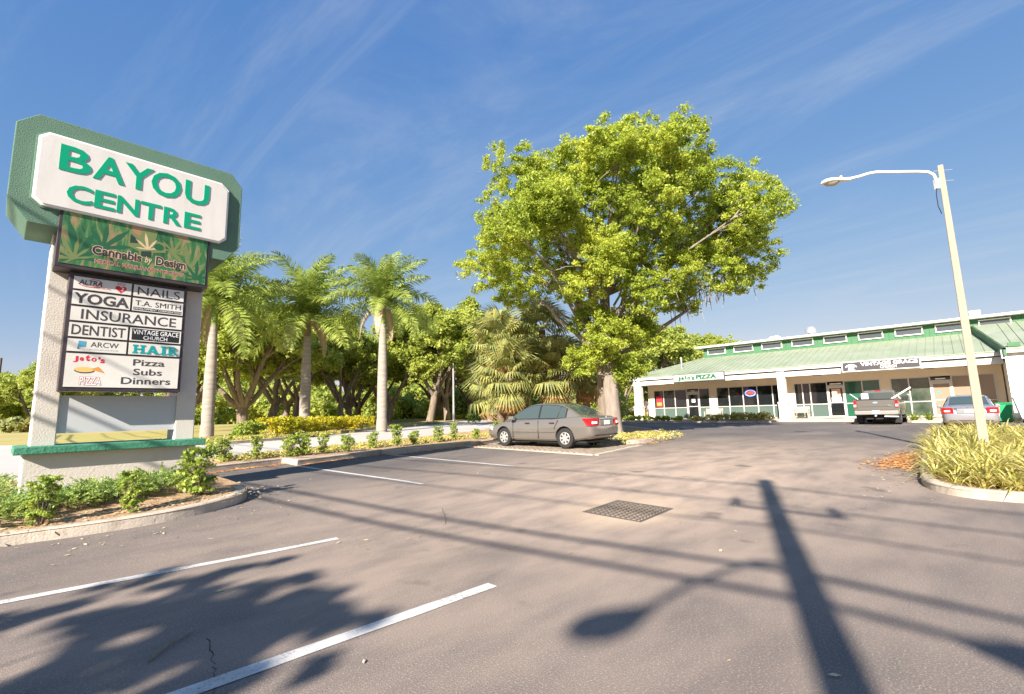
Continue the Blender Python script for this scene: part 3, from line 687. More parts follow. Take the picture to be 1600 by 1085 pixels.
def far_lamp():
    x, y = 30.6, 36.3; z = g(x, y)+.12; root = empty('lamp_post', (x, y, z), label='slim grey street lamp at the edge of the wood, beside the road', cat='lamp post')
    m = MB(); m.tube([(0, 0, 0), (0, 0, 7.9)], [.11, .07], 8); m.build('pole', M['galvanised'], root, smooth=True)
    m = MB(); m.tube([(0, 0, 7.8), (.15, -.15, 7.95), (.35, -.35, 7.97)], .035, 6); m.build('arm', M['galvanised'], root)
    m = MB(); m.lathe([(.0, .09), (.12, .08), (.2, .0), (.12, -.05), (0, -.06)], 10, (.5, -.5, 7.95)); m.build('lamp_head', M['galvanised'], root, smooth=True)
far_lamp()
# utility pole behind the camera: only its shadow and that of its wires falls into view
def utility_pole():
    x, y, H = -8.4, -3.15, 10.5; root = empty('utility_pole', (x, y, 0), label='wooden utility pole whose shadow with crossarm and lamp falls across the lot', cat='utility pole')
    m = MB(); m.tube([(0, 0, -.2), (0, 0, H)], [.15, .125], 12); m.build('pole', M['pole_wood'], root, smooth=True)
    m = MB(); m.bar((0, -.8, 9.15), (0, .62, 9.15), .06, .07); m.build('crossarm', M['pole_wood'], root)
    for yy in (-.72, .5):
        m = MB(); m.tube([(0, yy, 9.2), (0, yy, 9.45)], [.06, .06], 8); m.build('fuse_cutout', M['galvanised'], root)
    m = MB(); m.bar((0, -.05, 10.15), (0, .3, 10.2), .06); m.build('insulator', M['galvanised'], root)
    m = MB(); m.tube([(.05, .05, 7.75), (-.6, .17, 8.05), (-1.6, .32, 8.15), (-2.27, .39, 8.12)], .032, 8); m.build('lamp_arm', M['white_metal'], root, smooth=True)
    m = MB(); n = 12; prof = [(0, .05), (.15, .1), (.35, .17), (.55, .17), (.7, .1), (.76, .01)]
    for t, w in prof:
        for k in range(n):
            a = 2*math.pi*k/n; m.v.append((-2.22-t*.97+w*.25*math.cos(a), .38+t*.25+w*math.cos(a), 8.1+w*.5*math.sin(a)))
    for i in range(len(prof)-1):
        for k in range(n): a = i*n+k; b = i*n+(k+1) % n; m.f.append((a, b, b+n, a+n)); m.m.append(0)
    m.build('lamp_head', M['white_metal'], root, smooth=True)
    for i, (zz_, r_, xo, lab) in enumerate(((10.2, .024, 0, 'topmost overhead power wire, its thin shadow reaching farthest across the lot'), (9.3, .022, .1, 'overhead power wire strung along the crossarm of the utility pole'),
                             (8.6, .018, 0, 'thin overhead service wire between crossarm and telephone cables'), (7.65, .034, 0, 'upper thick telephone cable strung from the utility pole'), (7.3, .034, 0, 'lower thick telephone cable with a splice case strung from the utility pole'))):
        pts = [(x+xo, yy, zz_-.25*(1-((yy-y)/30)**2)*0-.9*(1-((abs(yy-y)-22)/22)**2)*(abs(yy-y) > .01)) for yy in (y-44, y-33, y-22, y-11, y-5, y, y+5, y+11, y+22, y+33, y+44)]
        m = MB(); m.tube(pts, r_, 6)
        w = m.build('overhead_wire', M['plastic_black'], label=lab, cat='wire', group='overhead wires')
        if i == 4:
            m = MB(); m.tube([(x, y-.75, 7.21), (x, y-.95, 7.19), (x, y-2.6, 6.92), (x, y-2.8, 6.9)], [.035, .13, .13, .035], 8); m.build('splice_case', M['plastic_black'], w)
utility_pole()
def far_pole(px, py, H, lab):
    z = g(px, py); root = empty('utility_pole', (px, py, z), label=lab, cat='utility pole')
    m = MB(); m.tube([(0, 0, 0), (0, 0, H)], [.16, .12], 8); m.build('pole', M['pole_wood'], root)
    m = MB(); m.bar((-.9, 0, H*.45), (.9, 0, H*.45), .1); m.build('crossarm', M['pole_wood'], root)
far_pole(-.25, 82., 8.6, 'wooden utility pole standing before the trees at the far left edge')
far_pole(1.4, 120., 9.2, 'thin distant utility pole seen above the trees behind the sign')
# ---------------------------------------------------------------- shop building
def building():
    root = empty('shop_building', (42, 9, 0), label='long cream shop building with green metal roof and clerestory windows', cat='building')
    inv = Vector((-42, -9, 0))
    def P(mb, name, mat, parent=None, **k):
        mb.v = [tuple(Vector(v)+inv) for v in mb.v]; return mb.build(name, mat, parent or root, **k)
    def B(name, mat, x0, x1, y0, y1, z0, z1, parent=None, **k):
        m = MB(); m.box(x0, x1, y0, y1, z0, z1); return P(m, name, M[mat], parent, **k)
    yL, yR, XW = 21.3, -2.35, 42.
    Zb, Zt = .47, 3.10
    ys = [20.72, 19.77, 18.68, 17.58, 16.47, 15.57]; ys2 = [14.95, 13.93, 12.82, 11.72, 10.6, 9.75]
    ys3 = [9.04, 8.5, 7.98, 6.89, 5.82, 4.75, 3.73]; ys4 = [3.13, 2.17, 1.08, .02, -.97, -1.96]
    # wall: lintel band, piers between the glazing, floor strip
    wall = B('wall', 'wall_cream', XW, 60, yR, yL, Zt+.004, 4.9)
    for a, b in ((yL, ys[0]), (ys[-1], ys2[0]), (ys2[-1], ys3[0]), (ys3[-1], ys4[0]), (ys4[-1], yR)): B('pier', 'wall_cream', XW, XW+.25, b, a, WALK_Z-.05, Zt+.004, wall)
    B('side_wall', 'wall_cream', XW+.25, 60, yL-.25, yL, .0, Zt+.004); B('back_wall', 'wall_cream', 59.8, 60, yR, yL-.25, 0, Zt+.004)
    B('interior_dark', 'black', XW+.5, XW+.55, yR, yL-.25, .1, Zt)  # black sheet behind the panes stands in for the unlit interior
    B('wainscot', 'wall_white', XW-.03, XW, yL-.58, yL, WALK_Z, 1.35, wall); B('wainscot', 'wall_white', XW-.03, XW, 14.96, 15.56, WALK_Z, 1.9, wall)
    def frame(yy, parent): B('mullion', 'aluminium', XW-.03, XW+.10, yy-.035, yy+.035, Zb, Zt, parent)
    def bay(seq, kinds):
        for (a, b), kd in zip(zip(seq, seq[1:]), kinds):
            if kd == 'door':
                d = B('door', 'aluminium', XW+.045, XW+.10, b+.035, a-.035, Zb+.001, 2.78)
                for q in ((b+.035, b+.13), (a-.13, a-.035)): B('stile', 'aluminium', XW+.0, XW+.042, q[0], q[1], Zb+.002, 2.70, d)
                B('rail', 'aluminium', XW+.0, XW+.042, b+.131, a-.131, 2.60, 2.70, d); B('rail', 'aluminium', XW+.0, XW+.042, b+.131, a-.131, 1.52, 1.58, d); B('rail', 'aluminium', XW, XW+.042, b+.131, a-.131, Zb+.002, Zb+.13, d)
                gm = 'glass_tan' if seq is ys4 else 'glass_dark'
                B('pane', gm, XW+.02, XW+.043, b+.132, a-.132, 1.581, 2.599, d); B('pane', gm, XW+.02, XW+.043, b+.132, a-.132, Zb+.131, 1.519, d)
                m = MB(); m.tube([(XW-.01, a-.16, 1.35), (XW-.07, a-.16, 1.35), (XW-.07, a-.16, 1.75), (XW-.01, a-.16, 1.75)], .015, 6); P(m, 'handle', M['galvanised'], d)
                t = B('transom', 'aluminium', XW-.02, XW+.10, b+.035, a-.035, 2.782, 2.84); B('pane', 'glass_dark', XW+.03, XW+.05, b+.036, a-.036, 2.842, Zt-.06, t)
                continue
            w = B('window', 'aluminium', XW-.02, XW+.10, b+.035, a-.035, 1.44, 1.50)
            up, lo = {'t': ('glass_dark', 'glass_teal'), 'g': ('glass_green', 'glass_green'), 'd': ('glass_refl', 'glass_refl'), 'n': ('glass_tan', 'glass_tan')}[kd]
            B('pane', up, XW+.03, XW+.05, b+.0351, a-.0351, 1.501, Zt-.05, w); B('pane', lo, XW+.03, XW+.05, b+.0351, a-.0351, Zb+.06, 1.439, w)
            B('frame', 'aluminium', XW-.02, XW+.10, b+.036, a-.036, Zt-.049, Zt, w); B('sill', 'aluminium', XW-.03, XW+.11, b+.036, a-.036, Zb-.02, Zb+.059, w)
        for yy in seq: frame(yy, wall)
    bay(ys, ['t', 't', 't', 'door', 't']); bay(ys2, 'ttttt'); bay(ys3, ['t', 't', 't', 'door', 'g', 'g']); bay(ys4, ['d', 'd', 'door', 'n', 'n'])
    # numbers and lettering above the doors, posters
    fx = lambda X: (lambda u, v, d: Vector((X-d, u, v))+inv)
    def tx(s, y0, y1, z0, z1, X, mat, d=.004, par=None, **k): return letters('lettering', s, y0, y1, z0, z1, fx(X), M[mat], par or root, d, **k)
    for a_, b_ in ((16.85, 17.2), (6.0, 6.7), (.3, .8)): B('transom_plate', 'print_white', XW+.02, XW+.028, a_, b_, 2.88, 2.97)
    B('poster', 'print_red', XW+.02, XW+.028, 19.95, 20.52, 1.6, 2.55); m = MB(); m.box(XW+.014, XW+.019, 20.0, 20.47, 1.7, 2.0); P(m, 'poster_photo', M['print_orange'])
    B('notice', 'print_white', XW-.004, XW+.018, 16.85, 17.15, 1.9, 2.2); B('poster', 'poster_art', XW-.004, XW+.018, 6.08, 6.62, 1.95, 2.55); B('notice', 'print_white', XW-.004, XW+.018, 6.05, 6.66, 1.60, 1.93)
    m = MB(); m.prism(ell(.72, 2.0, .09, .09, 16), lambda u, v, d: (XW+.018-d, u, v), .0, .006); P(m, 'sticker', M['print_blue'])
    # soffit, beam, fascia and gutter
    B('soffit', 'wall_cream', 39.95, XW, yR, yL+.6, 3.62, 3.68)
    for y in (18.6, 12.9, 7.2, 1.0, -.9): B('soffit_light', 'dark_metal', 40.4, 40.75, y-.25, y+.25, 3.55, 3.618)
    B('beam', 'white_wood', 39.93, 40.15, yR, yL+.4, 3.57, 3.96); B('fascia', 'white_wood', 39.72, 39.92, yR+.05, yL+.75, 4.02, 4.31, bevel=.01)
    B('fascia_gap', 'bronze', 39.86, 40.1, yR, yL+.5, 3.961, 4.019)
    B('side_fascia', 'white_wood', 39.93, 60, yL+.55, yL+.75, 4.02, 4.31); B('side_beam', 'white_wood', 40.16, 60, yL+.2, yL+.4, 3.57, 3.96)
    for y0, y1 in ((20.95, 21.6), (9.16, 9.67)):
        c = B('column', 'wall_white', 39.85, 40.35, y0, y1, WALK_Z-.1, 4.015, bevel=.01)
        B('column_base', 'wall_white', 39.80, 40.40, y0-.05, y1+.05, WALK_Z-.1, 1.55, c, bevel=.01); B('column_band', 'white_wood', 39.77, 40.43, y0-.08, y1+.08, 1.55, 1.70, c)
    # main roof with hip and standing seams
    E0, X0, X1, ZE, ZR = yL+.8, 39.66, 47.05, 4.30, 6.27; yh = 17.62
    m = MB(); T = .06
    V = [(X0, E0, ZE), (X0, yR-.02, ZE), (X1, yR-.02, ZR), (X1, yh, ZR), (61, E0, ZE), (61, yh, ZR)]
    m.add(V+[(a, b, c-T) for a, b, c in V], [(0, 1, 2, 3), (0, 3, 5, 4), (9, 8, 7, 6), (10, 11, 9, 6), (0, 6, 7, 1), (1, 7, 8, 2), (0, 4, 10, 6)]); roof = P(m, 'roof', M['roof_green'])
    y = E0-.35; sl = (ZR-ZE)/(X1-X0)
    while y > yR:
        xe = X1 if y < yh else X0+(E0-y)/(E0-yh)*(X1-X0)
        m = MB(); m.bar((X0, y, ZE+.018), (xe, y, ZE+(xe-X0)*sl+.018), .03, .045); P(m, 'seam', M['roof_green'], roof); y -= .45
    m = MB(); m.bar((X0, E0, ZE+.03), (X1, yh, ZR+.03), .12, .05); P(m, 'hip_cap', M['roof_green'], roof)
    # clerestory with batten boards
    cw = B('clerestory_wall', 'board_green', 47., 61, -9, yh, 5.6, 7.2)
    y = yh-.02
    while y > -4.6: B('batten', 'board_green', 46.96, 47.0, y-.022, y+.022, 5.9, 7.2, cw); y -= .40
    wins = [(17.24, 15.53), (14.8, 13.09), (12.37, 10.69), (9.95, 8.29), (7.56, 5.92), (5.17, 3.56), (2.84, 1.18), (.49, -1.1), (-1.83, -3.46)]
    for a, b in wins:
        w = MB()
        for q in ((b, a, 7.03, 7.10), (b, a, 6.50, 6.57), (b, b+.07, 6.57, 7.03), (a-.07, a, 6.57, 7.03)): w.box(46.90, 46.99, *q)
        w = P(w, 'clerestory_window', M['white_wood']); B('pane', 'glass_roof', 46.94, 46.985, b+.07, a-.07, 6.57, 7.03, w)
    B('clerestory_roof', 'white_wood', 46.4, 61.2, -9, yh+.7, 7.2, 7.36, bevel=.02)
    m = MB(); m.box(49, 50.6, 11.25, 12.3, 7.3, 7.72); m.add([(49, 11.25, 7.721), (50.6, 11.25, 7.721), (50.6, 12.3, 7.721), (49, 12.3, 7.721), (49.3, 11.5, 7.95), (50.3, 11.5, 7.95), (50.3, 12.05, 7.95), (49.3, 12.05, 7.95)], [(0, 1, 5, 4), (1, 2, 6, 5), (2, 3, 7, 6), (3, 0, 4, 7), (4, 5, 6, 7)]); P(m, 'roof_unit', M['white_metal'])
    m = MB(); m.lathe([(.28, 7.3), (.28, 7.75), (.44, 7.8), (.46, 8.05), (.34, 8.3), (.15, 8.4), (0, 8.42)], 16, (49, 8.75, 0)); P(m, 'turbine_vent', M['galvanised'], smooth=True)
    B('chimney', 'white_wood', 48.6, 49.2, -2.1, -1.5, 7.3, 8.05)
    m = MB(); m.lathe([(.07, 4.9), (.07, 5.9), (.11, 5.92), (.11, 6.05), (0, 6.08)], 10, (42.6, 18.1, 0)); P(m, 'vent_pipe', M['galvanised'], smooth=True)
    # projecting wing on the right
    ww = B('wing_wall', 'wall_white', 38.6, 60, -14, -2.41, .0, 4.05)
    for z0 in [WALK_Z+.05+.2*i for i in range(18)]:
        if abs(z0-1.5) > .12: B('siding_board', 'wall_white', 38.57, 38.6, -13.9, -2.46, z0, z0+.185, ww)
    B('belt_course', 'white_wood', 38.52, 38.6, -13.95, -2.40, 1.42, 1.62, ww); B('corner_board', 'white_wood', 38.55, 38.75, -2.45, -2.35, .2, 4.05, ww)
    B('wing_fascia', 'white_wood', 38.25, 38.5, -14, -2.36, 4.05, 4.32)
    m = MB(); V = [(38.2, -2.3, 4.34), (38.2, -14, 4.34), (47.0, -14, 6.75), (47.0, -1.42, 6.75)]; m.add(V+[(a, b, c-.1) for a, b, c in V], [(0, 1, 2, 3), (7, 6, 5, 4), (0, 4, 5, 1), (3, 2, 6, 7)]); wr = P(m, 'wing_roof', M['roof_green'])
    m = MB(); m.add([(38.2, -2.3, 4.34), (47, -1.42, 6.75), (47, -1.42, 6.1), (38.2, -2.3, 3.9), (38.2, -2.42, 4.34), (47, -1.54, 6.75), (47, -1.54, 6.1), (38.2, -2.42, 3.9)], [(0, 1, 2, 3), (7, 6, 5, 4), (0, 4, 5, 1), (0, 3, 7, 4)]); P(m, 'wing_cheek', M['board_green'])
    y = -2.75
    while y > -13: m = MB(); m.bar((38.2, y, 4.36), (47, y, 6.77), .03, .045); P(m, 'seam', M['roof_green'], wr); y -= .45
    B('downspout', 'galvanised', 38.35, 38.5, -2.36, -2.2, 3.75, 4.25); B('gutter_box', 'board_green', 38.15, 38.35, -3.0, -2.5, 4.37, 4.6)
    B('ground_floor_cover', 'concrete', XW, XW+.5, yR, yL-.25, .0, Zb-.03)
    return inv, fx
M['glass_refl'] = pm('glass_refl', (.10, .13, .09), (.03, .045, .03), .9, .05, spec=.6)  # mottled greens paint reflections into the pane colour
pm('poster_art', (.62, .30, .20), (.75, .55, .42), 4., .5)
_inv, _fx = building()

pm('sign_face', (.46, .45, .41), (.42, .41, .37), 2., .5)
pm('sign_frame', (.10, .11, .10), rough=.5)
def wall_sign(name, label, y0, y1, z0, z1, parts):
    root = empty(name, (39.7, (y0+y1)/2, z0), label=label, cat='shop sign'); inv = Vector((-39.7, -(y0+y1)/2, -z0))
    fn = lambda u, v, d: Vector((39.56-d, u, v))+inv
    m = MB(); m.box(39.56, 39.71, y1, y0, z0, z1); m.v = [tuple(Vector(v)+inv) for v in m.v]; m.build('cabinet', M['sign_frame' if parts[0] == 'w' else 'white_wood'], root)
    m = MB(); m.box(39.545, 39.562, y1+.07, y0-.07, z0+.06, z1-.06); m.v = [tuple(Vector(v)+inv) for v in m.v]; m.build('face', M['sign_face' if parts[0] == 'w' else 'print_dark'], root)
    fn = lambda u, v, d: Vector((39.545-d, u, v))+inv
    return root, fn
r, fn = wall_sign('shop_sign', "white pizzeria sign with green letters on the shop fascia", 17.67, 13.35, 3.62, 4.29, 'w')
xs_ = [17.15, 16.85, 16.6, 16.3, 16.05]
for ch, a, b, c, d_ in (('J', 17.25, 16.97, 3.71, 4.06), ('e', 16.93, 16.68, 3.80, 4.05), ('t', 16.64, 16.44, 3.82, 4.18), ('o', 16.40, 16.13, 3.80, 4.04), ("'s", 16.10, 15.80, 3.74, 4.14)): letters('lettering', ch, a, b, c, d_, fn, M['print_green'], r, .004, bold=.05)
letters('lettering', 'PIZZA', 15.65, 13.98, 3.78, 4.14, fn, M['print_green'], r, .004, bold=.055)
for u in (17.4, 13.72): shape('emblem', ell(u, 3.96, .16, .17, 14), fn, M['print_grey'], r, .004)
r, fn = wall_sign('shop_sign', 'dark church sign with white letters and white frame on the fascia', 5.5, 1.3, 3.60, 4.30, 'd')
letters('lettering', 'VINTAGE GRACE', 4.42, 1.45, 3.94, 4.18, fn, M['print_white'], r, .004, bold=.03); letters('lettering', 'CHURCH', 3.38, 2.52, 3.72, 3.90, fn, M['print_white'], r, .004, bold=.02)
shape('emblem_arc', [(u, v) for u, v in arcband(4.95, 3.80, .36, .32, .07, 20, 160)], fn, M['print_white'], r, .004)
for a in (40, 90, 140): shape('emblem_petal', ell(4.95+.12*math.cos(R(a)), 3.83+.10*math.sin(R(a)), .085, .08, 10), fn, M['print_white'], r, .005+a*.00001)
shape('emblem_band', [(5.15, 3.70), (4.75, 3.70), (4.75, 3.76), (5.15, 3.76)], fn, M['print_white'], r, .0045)

def open_sign():
    root = empty('open_sign', (41.96, 12.24, 2.25), label='oval neon OPEN sign glowing red and blue in the pizzeria window', cat='neon sign')
    emit('neon_red', (1., .08, .05), 1.1); emit('neon_blue', (.12, .30, 1.), .9)
    m = MB(); pts = [Vector((0, .40*math.cos(R(a)), .26+.24*math.sin(R(a)))) for a in range(0, 361, 15)]; m.tube(pts, .03, 6); m.build('ring', M['neon_blue'], root, smooth=True)
    letters('lettering', 'OPEN', .32, -.32, .14, .40, lambda u, v, d: Vector((.01-d, u, v)), M['neon_red'], root, 0, .02, .03)
    m = MB(); m.prism(ell(0, .26, .36, .20, 18), lambda u, v, d: (.05-d, u, v), 0, .01); m.build('backing', M['print_dark'], root)
open_sign()

def bench(loc, lab, w=1.4):
    root = empty('bench', loc, R(90), label=lab, cat='bench', group='benches on the shop walk')   # faces -x
    for i in range(4): m = MB(); m.box(-w/2, w/2, -.16+.1*i, -.08+.1*i, .42, .45); m.build('seat_slat', M['bench_wood'], root)
    for i in range(4): m = MB(); m.bar((-w/2, -.2-.03*i, .52+.1*i), (w/2, -.2-.03*i, .52+.1*i), .025, .07); m.build('back_slat', M['bench_wood'], root)
    for s_ in (-1, 1):
        x = s_*(w/2-.04); m = MB(); m.bar((x, .24, 0), (x, .24, .62), .05); m.bar((x, -.18, 0), (x, -.32, .88), .05); m.bar((x, .26, .62), (x, -.26, .64), .05, .04); m.bar((x, .24, .40), (x, -.2, .40), .045); m.build('end_frame', M['bench_wood'], root)
pm('bench_wood', (.55, .48, .38), (.48, .41, .32), 3, .7)
bench((41.05, 15.0, WALK_Z), 'pale slatted bench under the pizzeria windows beside the door'); bench((41.2, 8.55, WALK_Z), 'pale slatted bench beside the column, near the church door', 1.0)

def small_items():
    # cabinets by the left end of the building
    def cab(loc, sx, sy, sz, mat, lab, n):
        r = empty(n, loc, label=lab, cat='utility box'); m = MB(); m.box(-sx/2, sx/2, -sy/2, sy/2, 0, sz); m.build('body', M[mat], r, bevel=.015)
        m = MB(); m.box(-sx/2-.012, -sx/2, -sy/2+.04, sy/2-.04, .05, sz-.05); m.build('door', M[mat], r, bevel=.004)
        m = MB(); m.box(-sx/2-.03, -sx/2-.012, sy/2-.12, sy/2-.08, sz*.5, sz*.6); m.build('latch', M['dark_metal'], r); return r
    c = cab((41.85, 21.72, 1.25), .25, .5, .95, 'galvanised', 'grey electrical cabinet on posts at the left end of the shops', 'utility_box')
    for s_ in (-.18, .18): m = MB(); m.box(-.04, .04, s_-.03, s_+.03, -1.1, 0); m.build('post', M['galvanised'], c)
    cab((41.6, 21.25+.25, .38), .35, .34, .78, 'print_tan', 'low tan cabinet standing beside the pizzeria wall', 'utility_box')
    r = empty('wheelie_bin', (38.05, -1.95, g(38, -2)), label='green wheeled bin against the white wing wall', cat='bin')
    m = MB(); m.prism([(-.26, .06), (.26, .06), (.32, 1.0), (-.32, 1.0)], lambda u, v, d: (d, u, v), -.3, .3); m.build('body', M['bin_green'], r, bevel=.02)
    m = MB(); m.box(-.36, .34, -.35, .35, 1.0, 1.06); m.build('lid', M['bin_green'], r, bevel=.02)
    for s_ in (-.28, .28): m = MB(); m.lathe([(0, -.03), (.1, -.03), (.1, .03), (0, .03)], 12, (.28, s_, .1), 'y'); m.build('wheel', M['rubber'], r)
    r = empty('dump_cart', (36.6, -3.0, g(36, -3)), label='white sloped-side cart on castors at the right edge of the picture', cat='cart')
    m = MB(); m.prism([(-.55, .25), (.55, .25), (.75, 1.35), (-.75, 1.35)], lambda u, v, d: (d, u, v), -.5, .5); m.build('tub', M['white_metal'], r, bevel=.02)
    m = MB(); m.box(-.52, .52, -.6, .6, .16, .24); m.build('chassis', M['dark_metal'], r)
    for sx in (-.4, .4):
        for sy in (-.45, .45): m = MB(); m.lathe([(0, -.025), (.08, -.025), (.08, .025), (0, .025)], 12, (sx, sy, .08), 'y'); m.build('castor', M['rubber'], r)
    m = MB(); m.bar((-.55, -.4, 1.2), (-.55, .4, 1.2), .03); m.build('handle', M['galvanised'], r)
    m = MB()
    m.box(40.6, 41.4, 6.05, 7.0, WALK_Z+.004, WALK_Z+.02); m.build('door_mat', M['rubber'], label='dark mat before the church door', cat='mat')
small_items()
# ---------------------------------------------------------------- vehicles (local x forward from the rear bumper, y to the left)
def lerp_tab(tab, x):
    if x <= tab[0][0]: return tab[0][1:]
    for a, b in zip(tab, tab[1:]):
        if x <= b[0]:
            t = (x-a[0])/(b[0]-a[0]); return tuple(p+(q-p)*t for p, q in zip(a[1:], b[1:]))
    return tab[-1][1:]
def loft(rings, closed_ends=True):
    m = MB(); n = len(rings[0])
    for r in rings: m.v += [tuple(p) for p in r]
    for i in range(len(rings)-1):
        for k in range(n): a = i*n+k; b = i*n+(k+1) % n; m.f.append((a, b, b+n, a+n)); m.m.append(0)
    if closed_ends:
        m.f.append(tuple(reversed(range(n)))); m.f.append(tuple(range((len(rings)-1)*n, len(rings)*n))); m.m += [0, 0]
    return m
def ring(x, half): return [(x, y, z) for y, z in half]+[(x, -y, z) for y, z in reversed(half[1:-1])]
def eval_mesh(o):
    dg = bpy.context.evaluated_depsgraph_get(); dg.update(); me = bpy.data.meshes.new_from_object(o.evaluated_get(dg)); return me
def cut_body(m, mat, cuts, sub=1, crease=None):
    o = link('tmp', m.mesh('tmp', mat, smooth=True))
    if sub: s = o.modifiers.new('s', 'SUBSURF'); s.levels = sub
    tmp = []
    for c in cuts:
        co = link('tmpc', c.mesh('tmpc', M['plastic_black'])); tmp.append(co)
        b = o.modifiers.new('b', 'BOOLEAN'); b.object = co; b.operation = 'DIFFERENCE'; b.solver = 'EXACT'
    me = eval_mesh(o)
    for q in tmp+[o]: bpy.data.objects.remove(q)
    me.polygons.foreach_set('use_smooth', [True]*len(me.polygons))
    try: me.set_sharp_from_angle(angle=R(32))
    except Exception: pass
    return me
def wheel(root, x, y, r, w, side, style='cap'):
    e = empty('wheel'); e.parent = root; e.location = (x, y, r)
    s_ = side
    m = MB(); m.lathe([(r*.62, -w*.46), (r*.80, -w*.5), (r*.93, -w*.47), (r, -w*.34), (r, w*.34), (r*.93, w*.47), (r*.80, w*.5), (r*.62, w*.46), (r*.62, -w*.46)], 28, axis='y'); m.build('tyre', M['rubber'], e, smooth=True)
    m = MB(); o = s_*w*.36; m.lathe([(r*.63, -w*.4), (r*.63, w*.4)], 28, axis='y'); m.lathe([(0, o*.4), (r*.63, o*.4)], 28, axis='y', mi=1); m.lathe([(r*.64, o*1.1), (r*.56, o*1.25), (r*.52, o)], 28, axis='y')
    m.lathe([(0, o*1.2), (r*.17, o*1.2), (r*.2, o)], 16, axis='y')
    for k in range(7):
        a = 2*math.pi*k/7; m.bar((r*.1*math.cos(a), o, r*.1*math.sin(a)), (r*.58*math.cos(a), o*1.05, r*.58*math.sin(a)), r*.19 if style == 'cap' else r*.14, w*.12, up=(0, 1, 0))
    m.build('rim', [M['hubcap'], M['plastic_black']], e, smooth=True)
